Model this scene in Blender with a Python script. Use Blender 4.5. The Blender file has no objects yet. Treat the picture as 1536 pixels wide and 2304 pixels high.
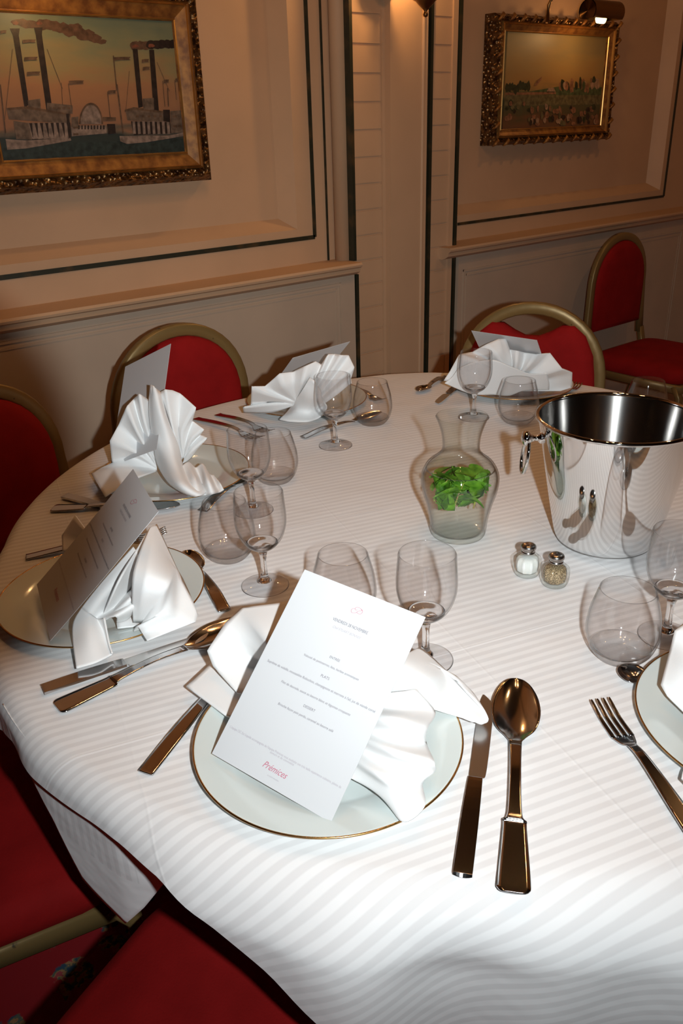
import bpy, math, random
from mathutils import Vector, Matrix
from math import pi, sin, cos, radians as RAD
random.seed(7)
S = bpy.context.scene
COL = S.collection
# ------------------------------------------------------------------ camera
TZ = 0.75                                   # table top height
F = 1860.0                                  # focal length in pixels of the 1536 x 2304 frame
RM = ((0.76907, -0.29145, 0.56944), (-0.63855, -0.31117, 0.70311), (-0.02793, -0.90452, -0.42553))
_dn = Vector((122, 3950, F)).normalized()
_x = Vector((2512, -952, F)); _x = (_x - _dn * _x.dot(_dn)).normalized()
_z = -_dn
_y = _z.cross(_x)
RIGHT = Vector((_x[0], _y[0], _z[0])); DOWN = Vector((_x[1], _y[1], _z[1])); FWD = Vector((_x[2], _y[2], _z[2]))
EYE = Vector((0, 0, TZ + 0.6))
cam = bpy.data.cameras.new('camera'); camo = bpy.data.objects.new('camera', cam); COL.objects.link(camo)
cam.sensor_fit = 'VERTICAL'; cam.sensor_height = 22.3; cam.lens = 22.3 * F / 2304
cam.clip_start = 0.02
CAMROT = Matrix((( RIGHT[0], -DOWN[0], -FWD[0]), (RIGHT[1], -DOWN[1], -FWD[1]), (RIGHT[2], -DOWN[2], -FWD[2])))
camo.matrix_world = Matrix.Translation(EYE) @ CAMROT.to_4x4()
S.camera = camo

def ray(px, py):
    a, b = px - 768, py - 1152
    return RIGHT * (a / F) + DOWN * (b / F) + FWD
def T(px, py, z=0.0):
    """point seen at a pixel, at height z above the table top"""
    d = ray(px, py); t = (z - 0.6) / d.z
    return EYE + d * t
def Y(px, py, y):
    """point seen at a pixel on the vertical plane y = const"""
    d = ray(px, py)
    return EYE + d * (y / d.y)

# ------------------------------------------------------------------ world and light
W = bpy.data.worlds.new('world'); S.world = W; W.use_nodes = True
W.node_tree.nodes['Background'].inputs[0].default_value = (0.9, 0.5, 0.25, 1)
W.node_tree.nodes['Background'].inputs[1].default_value = 0.03
S.view_settings.view_transform = 'Standard'; S.view_settings.look = 'None'
S.cycles.transparent_max_bounces = 32; S.cycles.max_bounces = 14; S.cycles.transmission_bounces = 14
S.view_settings.exposure = 0.0; S.view_settings.gamma = 1.0
FLASH_W, CEIL_W, SCONCE_W, PICT_W = 78.0, 3.3, 3.6, 0.6
WARM = (1.0, 0.50, 0.20)

def point(name, loc, w, colr, r=0.02):
    l = bpy.data.lights.new(name, 'POINT'); l.energy = w; l.color = colr; l.shadow_soft_size = r
    o = bpy.data.objects.new(name, l); COL.objects.link(o); o.location = loc
    return o
# the camera's own flash: a small lamp beside the lens; its beam is strongest in the middle
# and the lens barrel's soft shadow is masked into its left side, no barrel is modelled
fl = point('flash', EYE + RIGHT * 0.11, FLASH_W, (0.91, 0.98, 1.0), 0.012)
fl.matrix_world = Matrix.Translation(EYE + RIGHT * 0.11) @ CAMROT.to_4x4()
L = fl.data; L.use_nodes = True; nt = L.node_tree
em = [n for n in nt.nodes if n.type == 'EMISSION'][0]
def N(nt, t, **k):
    n = nt.nodes.new(t)
    for a, b in k.items(): setattr(n, a, b)
    return n
def M_(nt, op, a, b=None, clamp=False):
    n = nt.nodes.new('ShaderNodeMath'); n.operation = op; n.use_clamp = clamp
    for i, v in enumerate((a, b)):
        if v is None: continue
        if isinstance(v, (int, float)): n.inputs[i].default_value = v
        else: nt.links.new(v, n.inputs[i])
    return n.outputs[0]
geo = N(nt, 'ShaderNodeNewGeometry')
def along(v):
    d = N(nt, 'ShaderNodeVectorMath', operation='DOT_PRODUCT'); nt.links.new(geo.outputs['Incoming'], d.inputs[0]); d.inputs[1].default_value = v
    return d.outputs['Value']
fz = M_(nt, 'MAXIMUM', along(FWD), 0.02)
u = M_(nt, 'DIVIDE', along(RIGHT), fz); v = M_(nt, 'DIVIDE', along(DOWN), fz)
du = M_(nt, 'ADD', u, 0.05); dv = M_(nt, 'ADD', v, 0.15)
r2 = M_(nt, 'ADD', M_(nt, 'MULTIPLY', du, du), M_(nt, 'MULTIPLY', dv, dv))
beam = M_(nt, 'POWER', 2.71828, M_(nt, 'MULTIPLY', r2, -1.0 / 0.45))
eu = M_(nt, 'DIVIDE', M_(nt, 'ADD', u, (350 + 768) / F), 450 / F); ev = M_(nt, 'DIVIDE', M_(nt, 'ADD', v, -(1080 - 1152) / F), 485 / F)
er = M_(nt, 'SQRT', M_(nt, 'ADD', M_(nt, 'MULTIPLY', eu, eu), M_(nt, 'MULTIPLY', ev, ev)))
mr = N(nt, 'ShaderNodeMapRange', interpolation_type='SMOOTHSTEP')
nt.links.new(er, mr.inputs[0]); mr.inputs[1].default_value = 0.84; mr.inputs[2].default_value = 1.13
mr.inputs[3].default_value = 0.0; mr.inputs[4].default_value = 1.0
nt.links.new(M_(nt, 'MULTIPLY', beam, mr.outputs[0]), em.inputs['Strength'])
# warm ceiling lamp bulbs above the table, out of the frame
for k in range(5):
    a = k * 2 * pi / 5
    point('ceiling_bulb', (0.9 + 0.28 * cos(a), 0.75 + 0.28 * sin(a), 2.35), CEIL_W, WARM, 0.025)

point('ceiling_bulb', (2.6, 0.7, 2.7), 10.0, (1.0, 0.5, 0.18), 0.03)

# ------------------------------------------------------------------ materials
MATS = {}
def mat(name, colr, rough=0.5, metal=0.0, **k):
    m = bpy.data.materials.new(name); m.use_nodes = True
    b = m.node_tree.nodes['Principled BSDF']
    b.inputs['Base Color'].default_value = (*colr, 1); b.inputs['Roughness'].default_value = rough
    b.inputs['Metallic'].default_value = metal
    for a, v in k.items(): b.inputs[a.replace('_', ' ')].default_value = v
    MATS[name] = m
    return m
def bump(m, scale, strength, dist=0.002, kind='noise', detail=3, stretch=None, vecuv=False):
    nt = m.node_tree; b = nt.nodes['Principled BSDF']
    tc = N(nt, 'ShaderNodeTexCoord'); mp = N(nt, 'ShaderNodeMapping')
    nt.links.new(tc.outputs['UV' if vecuv else 'Object'], mp.inputs[0])
    if stretch: mp.inputs['Scale'].default_value = stretch
    t = N(nt, 'ShaderNodeTexNoise' if kind == 'noise' else 'ShaderNodeTexVoronoi')
    t.inputs['Scale'].default_value = scale
    if kind == 'noise': t.inputs['Detail'].default_value = detail
    nt.links.new(mp.outputs[0], t.inputs['Vector'])
    bp = N(nt, 'ShaderNodeBump'); bp.inputs['Strength'].default_value = strength; bp.inputs['Distance'].default_value = dist
    nt.links.new(t.outputs[0], bp.inputs['Height']); nt.links.new(bp.outputs[0], b.inputs['Normal'])
    return t
def noisecol(m, scale, c1, c2, lo=0.35, hi=0.65, detail=4, stretch=None):
    nt = m.node_tree; b = nt.nodes['Principled BSDF']
    tc = N(nt, 'ShaderNodeTexCoord'); mp = N(nt, 'ShaderNodeMapping'); nt.links.new(tc.outputs['Object'], mp.inputs[0])
    if stretch: mp.inputs['Scale'].default_value = stretch
    t = N(nt, 'ShaderNodeTexNoise'); t.inputs['Scale'].default_value = scale; t.inputs['Detail'].default_value = detail
    nt.links.new(mp.outputs[0], t.inputs['Vector'])
    r = N(nt, 'ShaderNodeValToRGB'); r.color_ramp.elements[0].position = lo; r.color_ramp.elements[1].position = hi
    r.color_ramp.elements[0].color = (*c1, 1); r.color_ramp.elements[1].color = (*c2, 1)
    nt.links.new(t.outputs[0], r.inputs[0]); nt.links.new(r.outputs[0], b.inputs['Base Color'])
    return r

PAINT = mat('cream_paint', (0.56, 0.46, 0.36), 0.55); noisecol(PAINT, 5, (0.56, 0.355, 0.212), (0.60, 0.38, 0.228)); bump(PAINT, 220, 0.15, 0.001)
WAIN = mat('wainscot_paint', (0.56, 0.48, 0.40), 0.5); noisecol(WAIN, 7, (0.50, 0.38, 0.28), (0.54, 0.41, 0.30)); bump(WAIN, 160, 0.12, 0.001)
GROOVE = mat('dark_green_groove', (0.035, 0.032, 0.018), 0.5); noisecol(GROOVE, 18, (0.02, 0.022, 0.012), (0.10, 0.055, 0.02), 0.5, 0.8)
CEILM = mat('ceiling_paint', (0.035, 0.024, 0.018), 0.8)
CLOTH = mat('striped_damask', (0.8, 0.8, 0.8), 0.75)
nt = CLOTH.node_tree; b = nt.nodes['Principled BSDF']
uv = N(nt, 'ShaderNodeUVMap'); uv.uv_map = 'UVMap'; sx = N(nt, 'ShaderNodeSeparateXYZ'); nt.links.new(uv.outputs[0], sx.inputs[0])
ph = M_(nt, 'MULTIPLY', sx.outputs[1], 2 * pi / 0.0132)
st = M_(nt, 'MULTIPLY', M_(nt, 'SINE', ph), 3.0)
st = M_(nt, 'ADD', M_(nt, 'MULTIPLY', M_(nt, 'MAXIMUM', M_(nt, 'MINIMUM', st, 1.0), -1.0), 0.5), 0.5)
bm_ = M_(nt, 'MAXIMUM', M_(nt, 'ABSOLUTE', sx.outputs[0]), M_(nt, 'ABSOLUTE', sx.outputs[1]))
bord = N(nt, 'ShaderNodeMath', operation='LESS_THAN'); nt.links.new(bm_, bord.inputs[0]); bord.inputs[1].default_value = 2.8
mx = N(nt, 'ShaderNodeMix', data_type='RGBA'); nt.links.new(M_(nt, 'MULTIPLY', st, bord.outputs[0]), mx.inputs[0])
mx.inputs[6].default_value = (0.82, 0.81, 0.81, 1); mx.inputs[7].default_value = (0.725, 0.71, 0.71, 1)
nt.links.new(mx.outputs[2], b.inputs['Base Color'])
b.inputs['Sheen Weight'].default_value = 0.1
nz = N(nt, 'ShaderNodeTexNoise'); nz.inputs['Scale'].default_value = 9; nz.inputs['Detail'].default_value = 3; nt.links.new(uv.outputs[0], nz.inputs['Vector'])
bp = N(nt, 'ShaderNodeBump'); bp.inputs['Strength'].default_value = 0.35; bp.inputs['Distance'].default_value = 0.012
hgt = M_(nt, 'MULTIPLY', nz.outputs[0], 1.0)
for x_, ax in ((0.085, 0), (-0.205, 0), (-0.62, 0), (0.50, 0), (0.02, 1), (-0.40, 1)):
    q_ = M_(nt, 'DIVIDE', M_(nt, 'SUBTRACT', sx.outputs[ax], x_), 0.0016)
    hgt = M_(nt, 'ADD', hgt, M_(nt, 'MULTIPLY', M_(nt, 'POWER', 2.718, M_(nt, 'MULTIPLY', M_(nt, 'MULTIPLY', q_, q_), -1.0)), 0.055))
nt.links.new(hgt, bp.inputs['Height']); nt.links.new(bp.outputs[0], b.inputs['Normal'])
NAPK = mat('white_linen', (0.86, 0.855, 0.85), 0.8, Sheen_Weight=0.1); bump(NAPK, 260, 0.15, 0.0008, stretch=(1, 6, 1))
CARD = mat('white_card', (0.60, 0.605, 0.62), 0.6)
INK = mat('grey_ink', (0.20, 0.18, 0.21), 0.6); INK2 = mat('pale_grey_ink', (0.42, 0.38, 0.42), 0.6); PINK = mat('rose_ink', (0.52, 0.16, 0.23), 0.6)
CHINA = mat('white_china', (0.64, 0.70, 0.685), 0.12, Coat_Weight=0.3)
GOLD = mat('gold_line', (0.62, 0.36, 0.13), 0.25, 1.0)
STEEL = mat('polished_steel', (0.54, 0.53, 0.53), 0.13, 1.0)
BLADE = mat('blade_steel', (0.72, 0.71, 0.70), 0.28, 1.0)
CHROME = mat('chrome', (0.80, 0.79, 0.78), 0.045, 1.0)
BRUSH = mat('brushed_steel', (0.30, 0.29, 0.28), 0.22, 1.0, Anisotropic=0.85, Anisotropic_Rotation=0.25)
tg = N(BRUSH.node_tree, 'ShaderNodeTangent', direction_type='RADIAL', axis='Z'); BRUSH.node_tree.links.new(tg.outputs[0], BRUSH.node_tree.nodes['Principled BSDF'].inputs['Tangent'])
CAP = mat('shaker_metal', (0.45, 0.42, 0.40), 0.22, 1.0)
REDV = mat('red_velvet', (0.30, 0.008, 0.012), 0.85, Specular_IOR_Level=0.2); bump(REDV, 350, 0.3, 0.001)
noisecol(REDV, 14, (0.25, 0.005, 0.005), (0.31, 0.007, 0.007))
CHGOLD = mat('worn_gold_paint', (0.40, 0.27, 0.105), 0.38, 0.35); r = noisecol(CHGOLD, 30, (0.05, 0.035, 0.02), (0.25, 0.165, 0.06), 0.28, 0.31)
GILT = mat('gilt_frame', (0.55, 0.26, 0.06), 0.5, 0.35); noisecol(GILT, 40, (0.16, 0.06, 0.015), (0.36, 0.16, 0.035))
GILTB = mat('carved_gilt', (0.30, 0.15, 0.05), 0.34, 0.8); bump(GILTB, 75, 1.0, 0.012, 'voronoi'); noisecol(GILTB, 60, (0.05, 0.022, 0.010), (0.30, 0.16, 0.06))
GILTL = mat('bright_gilt', (0.60, 0.33, 0.10), 0.3, 0.8)
BRASS = mat('dark_brass', (0.20, 0.11, 0.045), 0.3, 0.9)
SALT = mat('salt', (0.85, 0.85, 0.85), 0.9)
PEPPER = mat('ground_pepper', (0.45, 0.32, 0.18), 0.9); r = noisecol(PEPPER, 800, (0.10, 0.06, 0.03), (0.62, 0.46, 0.28), 0.42, 0.6, 2)
LEAF = mat('mint_leaf', (0.10, 0.30, 0.02), 0.45, Subsurface_Weight=0.0); noisecol(LEAF, 60, (0.05, 0.17, 0.012), (0.20, 0.42, 0.035)); bump(LEAF, 150, 0.5, 0.002)
STEM = mat('mint_stem', (0.35, 0.30, 0.08), 0.5); noisecol(STEM, 60, (0.30, 0.05, 0.05), (0.38, 0.42, 0.08))
WOODT = mat('table_plywood', (0.35, 0.22, 0.12), 0.6)
CARPET = mat('patterned_carpet', (0.2, 0.01, 0.012), 0.95)
nt = CARPET.node_tree; b = nt.nodes['Principled BSDF']; tc = N(nt, 'ShaderNodeTexCoord')
vo = N(nt, 'ShaderNodeTexVoronoi'); vo.inputs['Scale'].default_value = 10.5; vo.inputs['Randomness'].default_value = 0.45
n1 = N(nt, 'ShaderNodeTexNoise'); n1.inputs['Scale'].default_value = 34; n1.inputs['Detail'].default_value = 3
n2 = N(nt, 'ShaderNodeTexNoise'); n2.inputs['Scale'].default_value = 60; n2.inputs['Detail'].default_value = 2
for n in (vo, n1, n2): nt.links.new(tc.outputs['Object'], n.inputs['Vector'])
d_ = M_(nt, 'ADD', vo.outputs[0], M_(nt, 'MULTIPLY', M_(nt, 'ADD', n1.outputs[0], -0.5), 1.0))
msk = N(nt, 'ShaderNodeMapRange'); nt.links.new(d_, msk.inputs[0]); msk.inputs[1].default_value = 0.36; msk.inputs[2].default_value = 0.30
cr = N(nt, 'ShaderNodeValToRGB'); cr.color_ramp.interpolation = 'CONSTANT'
els = cr.color_ramp.elements; els[0].position = 0; els[0].color = (0.05, 0.11, 0.17, 1); els[1].position = 0.42; els[1].color = (0.16, 0.18, 0.13, 1)
e = els.new(0.50); e.color = (0.50, 0.28, 0.12, 1); e = els.new(0.58); e.color = (0.5, 0.08, 0.09, 1)
nt.links.new(n2.outputs[0], cr.inputs[0])
mx = N(nt, 'ShaderNodeMix', data_type='RGBA'); nt.links.new(msk.outputs[0], mx.inputs[0]); mx.inputs[6].default_value = (0.42, 0.014, 0.020, 1)
nt.links.new(cr.outputs[0], mx.inputs[7]); nt.links.new(mx.outputs[2], b.inputs['Base Color'])
nt.links.new(n1.outputs[0], N(nt, 'ShaderNodeBump').inputs['Height'])

def glassmat(name, tint, ior, thin, rough=0.0):
    """clear glass: part of the light refracts, part goes straight through, mirror reflection on top"""
    m = bpy.data.materials.new(name); m.use_nodes = True; nt = m.node_tree; nt.nodes.clear()
    out = N(nt, 'ShaderNodeOutputMaterial'); g = N(nt, 'ShaderNodeBsdfGlass'); t = N(nt, 'ShaderNodeBsdfTransparent'); gl = N(nt, 'ShaderNodeBsdfGlossy')
    g.inputs['Color'].default_value = (*tint, 1); g.inputs['IOR'].default_value = ior; g.inputs['Roughness'].default_value = rough
    gl.inputs['Roughness'].default_value = 0.03
    geo = N(nt, 'ShaderNodeNewGeometry'); dp = N(nt, 'ShaderNodeVectorMath', operation='DOT_PRODUCT'); nt.links.new(geo.outputs['Incoming'], dp.inputs[0]); nt.links.new(geo.outputs['Normal'], dp.inputs[1])
    f0 = ((ior - 1) / (ior + 1)) ** 2
    fac = M_(nt, 'ADD', M_(nt, 'MULTIPLY', M_(nt, 'POWER', M_(nt, 'SUBTRACT', 1.0, M_(nt, 'ABSOLUTE', dp.outputs['Value'])), 5.0), 1 - f0), f0)
    m1 = N(nt, 'ShaderNodeMixShader'); m2 = N(nt, 'ShaderNodeMixShader')
    nt.links.new(fac, m1.inputs[0])
    edge = M_(nt, 'SUBTRACT', 0.993, M_(nt, 'MULTIPLY', M_(nt, 'POWER', M_(nt, 'SUBTRACT', 1.0, M_(nt, 'ABSOLUTE', dp.outputs['Value'])), 6.0), 0.72))
    sc_ = N(nt, 'ShaderNodeVectorMath', operation='SCALE'); sc_.inputs[0].default_value = tint; nt.links.new(edge, sc_.inputs['Scale']); nt.links.new(sc_.outputs[0], t.inputs['Color']); nt.links.new(t.outputs[0], m1.inputs[1]); nt.links.new(gl.outputs[0], m1.inputs[2])
    m2.inputs[0].default_value = thin; nt.links.new(g.outputs[0], m2.inputs[1]); nt.links.new(m1.outputs[0], m2.inputs[2])
    nt.links.new(m2.outputs[0], out.inputs[0])
    return m
GLASS = glassmat('clear_glass', (0.985, 0.98, 0.98), 1.5, 1.0)
GLASSC = glassmat('carafe_glass', (0.975, 0.985, 0.975), 1.45, 1.0)
GLASSS = glassmat('pressed_glass', (0.975, 0.98, 0.965), 1.5, 1.0)
GLASSK = glassmat('solid_glass', (0.98, 0.98, 0.98), 1.5, 0.0)
GLASSB = glassmat('thick_clear_glass', (0.99, 0.99, 0.99), 1.5, 0.88)
WATER = glassmat('water', (0.985, 0.99, 0.985), 1.33, 1.0)

# ------------------------------------------------------------------ mesh helpers
def link(name, me, parent=None):
    o = bpy.data.objects.new(name, me); COL.objects.link(o)
    if parent is not None: o.parent = parent
    return o
def mesh(name, V, Fc, m=None, parent=None, smooth=True, mats=None, fm=None, uvs=None):
    me = bpy.data.meshes.new(name); me.from_pydata([tuple(v) for v in V], [], Fc)
    for mm in (mats or [m]): me.materials.append(mm)
    if fm: me.polygons.foreach_set('material_index', fm)
    if smooth: me.polygons.foreach_set('use_smooth', [True] * len(me.polygons))
    if uvs:
        uvl = me.uv_layers.new(name='UVMap')
        for l in me.loops: uvl.data[l.index].uv = uvs[l.vertex_index]
    me.update()
    return link(name, me, parent)
class MB:
    def __init__(s): s.V = []; s.F = []; s.M = []
    def add(s, V, Fc, mi=0):
        k = len(s.V); s.V += [tuple(v) for v in V]; s.F += [tuple(i + k for i in f) for f in Fc]; s.M += [mi] * len(Fc)
    def box(s, x0, y0, z0, x1, y1, z1, mi=0):
        V = [(x0, y0, z0), (x1, y0, z0), (x1, y1, z0), (x0, y1, z0), (x0, y0, z1), (x1, y0, z1), (x1, y1, z1), (x0, y1, z1)]
        s.add(V, [(3, 2, 1, 0), (4, 5, 6, 7), (0, 1, 5, 4), (1, 2, 6, 5), (2, 3, 7, 6), (3, 0, 4, 7)], mi)
    def tube(s, pts, r, n=10, mi=0, sq=None, closed=False, cap=True, up=None):
        pts = [Vector(p) for p in pts]; rings = []; L = len(pts)
        ref = Vector(up) if up else None; prev = None
        for i, p in enumerate(pts):
            if closed: t = pts[(i + 1) % L] - pts[i - 1]
            else: t = pts[min(i + 1, L - 1)] - pts[max(i - 1, 0)]
            t.normalize()
            if ref is not None: a = t.cross(ref)
            elif prev is None: a = t.cross(Vector((0, 0, 1)) if abs(t.z) < 0.9 else Vector((1, 0, 0)))
            else: a = prev - t * prev.dot(t)
            a.normalize(); prev = a; bb = t.cross(a).normalized()
            rr = r[i] if isinstance(r, (list, tuple)) else r
            ring = []
            if sq:
                w, h = sq[0] / 2, sq[1] / 2; c = min(w, h) * 0.35
                for (x, y) in ((w, h - c), (w - c, h), (-w + c, h), (-w, h - c), (-w, -h + c), (-w + c, -h), (w - c, -h), (w, -h + c)): ring.append(p + a * x + bb * y)
            else:
                for k in range(n): ring.append(p + (a * cos(2 * pi * k / n) + bb * sin(2 * pi * k / n)) * rr)
            rings.append(ring)
        m = len(rings[0]); V = [v for g in rings for v in g]; Fc = []
        for i in range(L if closed else L - 1):
            j = (i + 1) % L
            for k in range(m): Fc.append((i * m + k, i * m + (k + 1) % m, j * m + (k + 1) % m, j * m + k))
        if cap and not closed: Fc += [tuple(range(m))[::-1], tuple((L - 1) * m + k for k in range(m))]
        s.add(V, Fc, mi)
    def lathe(s, prof, n=48, mi=0, c=(0, 0, 0), flute=None):
        V = []; Fc = []
        for j, (r, z) in enumerate(prof):
            for k in range(n):
                a = 2 * pi * k / n; rr = r * (flute(a, z) if flute else 1)
                V.append((c[0] + rr * cos(a), c[1] + rr * sin(a), c[2] + z))
        for j in range(len(prof) - 1):
            for k in range(n): Fc.append((j * n + k, j * n + (k + 1) % n, (j + 1) * n + (k + 1) % n, (j + 1) * n + k))
        s.add(V, Fc, mi)
    def build(s, name, m=None, parent=None, smooth=True, mats=None, loc=None):
        o = mesh(name, s.V, s.F, m, parent, smooth, mats, s.M if mats else None)
        if loc is not None: o.location = loc
        return o
def thing(name, label, cat, loc=(0, 0, 0), rz=0.0, group=None):
    o = bpy.data.objects.new(name, None); COL.objects.link(o); o.location = loc; o.rotation_euler = (0, 0, rz)
    o['label'] = label; o['category'] = cat
    if group: o['group'] = group
    return o
def tag(o, label, cat, group=None):
    o['label'] = label; o['category'] = cat
    if group: o['group'] = group
    return o
def struct(o): o['kind'] = 'structure'; return o
def sub(o, lv=1):
    md = o.modifiers.new('subdivision', 'SUBSURF'); md.levels = lv; md.render_levels = lv; return o
def bev(o, w, seg=2):
    md = o.modifiers.new('bevel', 'BEVEL'); md.width = w; md.segments = seg; md.limit_method = 'ANGLE'; return o
def dup(root, loc, rz, label, group=None):
    r = root.copy(); COL.objects.link(r); r.location = loc; r.rotation_euler = (0, 0, rz); r['label'] = label
    if group: r['group'] = group
    for ch in list(root.children):
        c = ch.copy(); COL.objects.link(c); c.parent = r
        for g in ch.children: d = g.copy(); COL.objects.link(d); d.parent = c
    return r
def crom(P, n, closed=False):
    out = []; L = len(P)
    for i in range(L - 1):
        p0 = P[max(i - 1, 0)]; p1 = P[i]; p2 = P[i + 1]; p3 = P[min(i + 2, L - 1)]
        for k in range(n):
            t = k / n; out.append(tuple(0.5 * ((2 * b) + (-a + c) * t + (2 * a - 5 * b + 4 * c - d) * t * t + (-a + 3 * b - 3 * c + d) * t ** 3) for a, b, c, d in zip(p0, p1, p2, p3)))
    out.append(tuple(P[-1])); return out
def lerp(x, xs, ys):
    if x <= xs[0]: return ys[0]
    for i in range(len(xs) - 1):
        if x <= xs[i + 1]:
            t = (x - xs[i]) / (xs[i + 1] - xs[i]); t = t * t * (3 - 2 * t) if False else t
            return ys[i] + (ys[i + 1] - ys[i]) * t
    return ys[-1]

# ------------------------------------------------------------------ room
YW, YB, YC, YN = 2.12, 2.05, 2.02, 2.035     # panelled wall face, boarded strips, centre strip, wainscot
YREC = 2.175                                 # back of the sunk picture panels
X0, X1, Z1, YFR = -4.5, 3.86, 3.1, -5.0
def wx(px, py, y): return Y(px, py, y).x
def wz(px, py, y): return Y(px, py, y).z
zl = TZ + 0.207                               # ledge height
m = MB(); m.box(X0, YFR, -0.05, X1, 2.3, 0); struct(m.build('floor', CARPET, smooth=False))
m = MB(); m.box(X0, YFR, Z1, X1, 2.3, Z1 + .05); struct(m.build('ceiling', CEILM, smooth=False))
m = MB(); m.box(X0 - .06, YFR, 0, X0, 2.3, Z1); struct(m.build('wall_left', CEILM, smooth=False))
m = MB(); m.box(X1, YFR, 0, X1 + .06, 2.3, Z1); struct(m.build('wall_right', PAINT, smooth=False))
m = MB(); m.box(X0, YFR - .06, 0, X1, YFR, Z1); struct(m.build('wall_front', CEILM, smooth=False))
# sunk panel openings (left and right picture panels): flat border, sloped reveal, sunk back
gLx = wx(698, 300, YW); gLz = wz(708, 533, YW)
rLx = wx(668, 500, YW); rLz = gLz + 0.028
gRx0 = wx(1029, 480, YW); gRx1 = wx(1510, 300, YW); gRz = wz(1200, 481, YW)
xs_end = wx(762, 300, YW)                     # end of the left panel, start of the boarded bay
m = MB()
def panel(m, x0, x1, xa, xb, za, zb):
    """wall face x0..x1 from the ledge up, with a sunk rectangle xa..xb, za..zb"""
    m.box(x0, YW, zl, x1, YW + .1, za); m.box(x0, YW, zb, x1, YW + .1, Z1)
    if xa > x0: m.box(x0, YW, za, xa, YW + .1, zb)
    if xb < x1: m.box(xb, YW, za, x1, YW + .1, zb)
    s = .03
    V = [(xa, YW, za), (xb, YW, za), (xb, YW, zb), (xa, YW, zb), (xa + s, YREC, za + s), (xb - s, YREC, za + s), (xb - s, YREC, zb - s), (xa + s, YREC, zb - s)]
    m.add(V, [(0, 1, 5, 4), (1, 2, 6, 5), (2, 3, 7, 6), (3, 0, 4, 7), (4, 5, 6, 7)])
panel(m, X0, wx(785, 300, YW), -.3, rLx, rLz, 2.2)
panel(m, wx(1022, 300, YW), X1, wx(1018, 300, YW) + .03, gRx1 - .035, gRz + .028, 2.2)
m.box(wx(785, 300, YW) - .02, YW, 0, wx(1022, 300, YW) + .02, YW + .1, Z1)
m.box(X0, YW, 0, X1, YW + .1, zl)
struct(m.build('wall_back', PAINT, smooth=False))
# grooves painted dark around the panels
g = .006
m = MB()
m.box(-.36, YW - .003, gLz - g, gLx, YW + .001, gLz + g); m.box(gLx - g, YW - .003, gLz, gLx + g, YW + .001, 2.25)
struct(m.build('trim_1', GROOVE, smooth=False))
m = MB()
m.box(gRx0, YW - .003, gRz - g * .8, gRx1, YW + .001, gRz + g * .8); m.box(gRx1 - g, YW - .003, gRz, gRx1 + g, YW + .001, 2.25)
struct(m.build('trim_2', GROOVE, smooth=False))
# boarded bay between the two panels
bx0, bx1, bx2, bx3 = wx(787, 300, YB), wx(869, 300, YB), wx(969, 300, YB), wx(1022, 300, YB)
def boards(x0, x1, name, lines, px):
    m = MB(); zs = sorted([wz(px, q, YB) for q in lines])
    stp = (zs[-1] - zs[0]) / (len(zs) - 1)
    z = zs[0] - stp * math.ceil(zs[0] / stp)
    while z < Z1:
        a, bb = max(z + .0035, 0), min(z + stp - .0035, Z1)
        if bb > a: m.box(x0, YB, a, x1, YB + .07, bb)
        z += stp
    m.box(x0, YB + .004, 0, x1, YB + .071, Z1)
    return struct(m.build(name, PAINT, smooth=False))
boards(bx0, bx1, 'trim_3', (32, 97, 163, 226, 290, 351, 413, 470, 529), 825)
boards(bx2, bx3, 'trim_4', (39, 101, 165, 226, 287, 343, 400, 450), 995)
m = MB(); cx0, cx1 = wx(878, 300, YC), wx(960, 300, YC)
m.box(cx0, YC, 0, cx1, YB + .07, Z1)
m.tube([(cx1 - .02, YC, 0), (cx1 - .02, YC, Z1)], .006, 10)
o = m.build('trim_5', PAINT, smooth=False); struct(o)
m = MB(); gw = .006
for x, y in ((wx(873, 300, YB), YB), (wx(965, 300, YB), YB), (wx(1027, 300, YB), YB)): m.box(x - gw, y - .008, 0, x + gw, y + .06, Z1)
struct(m.build('trim_6', GROOVE, smooth=False))
m = MB()
m.box(wx(857, 300, YB), YB - .006, 0, wx(870, 300, YB), YB + .02, Z1); m.box(wx(1011, 300, YB), YB - .006, 0, wx(1021, 300, YB), YB + .02, Z1)
struct(m.build('trim_7', PAINT, smooth=False))
# round corner bead standing on the ledge at the end of the left panel, with its dark groove
m = MB(); xb_ = wx(775, 300, YB + .02)
m.tube([(xb_, YB + .04, zl), (xb_, YB + .04, Z1)], .026, 24); m.box(xb_, YB + .02, zl, xb_ + .026, YW, Z1)
o = m.build('trim_8', PAINT); struct(o)
m = MB(); xg = wx(791, 400, YB); m.box(xg - .006, YB - .01, zl, xg + .005, YB + .07, Z1); m.box(xg - .006, YN - .006, 0, xg + .003, YB + .07, zl - .04)
m.box(xb_ - .042, YW - .004, zl, xb_ - .036, YW + .001, Z1)
struct(m.build('trim_9', GROOVE, smooth=False))
# ledge (chair rail) left and right with stepped underside
def ledge(name, x0, x1):
    m = MB(); prof = [(YW, zl), (2.0, zl), (1.996, zl - .006), (1.998, zl - .012), (2.006, zl - .016), (2.008, zl - .028), (2.022, zl - .036), (YN, zl - .04), (YW, zl - .04)]
    V = [(x0, y, z) for y, z in prof] + [(x1, y, z) for y, z in prof]; n = len(prof)
    m.add(V, [(i, (i + 1) % n, n + (i + 1) % n, n + i) for i in range(n)] + [tuple(range(n))[::-1], tuple(range(n, 2 * n))])
    return struct(m.build(name, PAINT, smooth=False))
lx1 = wx(814, 592, 2.0); rx0 = wx(1012, 556, 2.0)
ledge('trim_10', X0, lx1); ledge('trim_11', rx0, X1)
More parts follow.
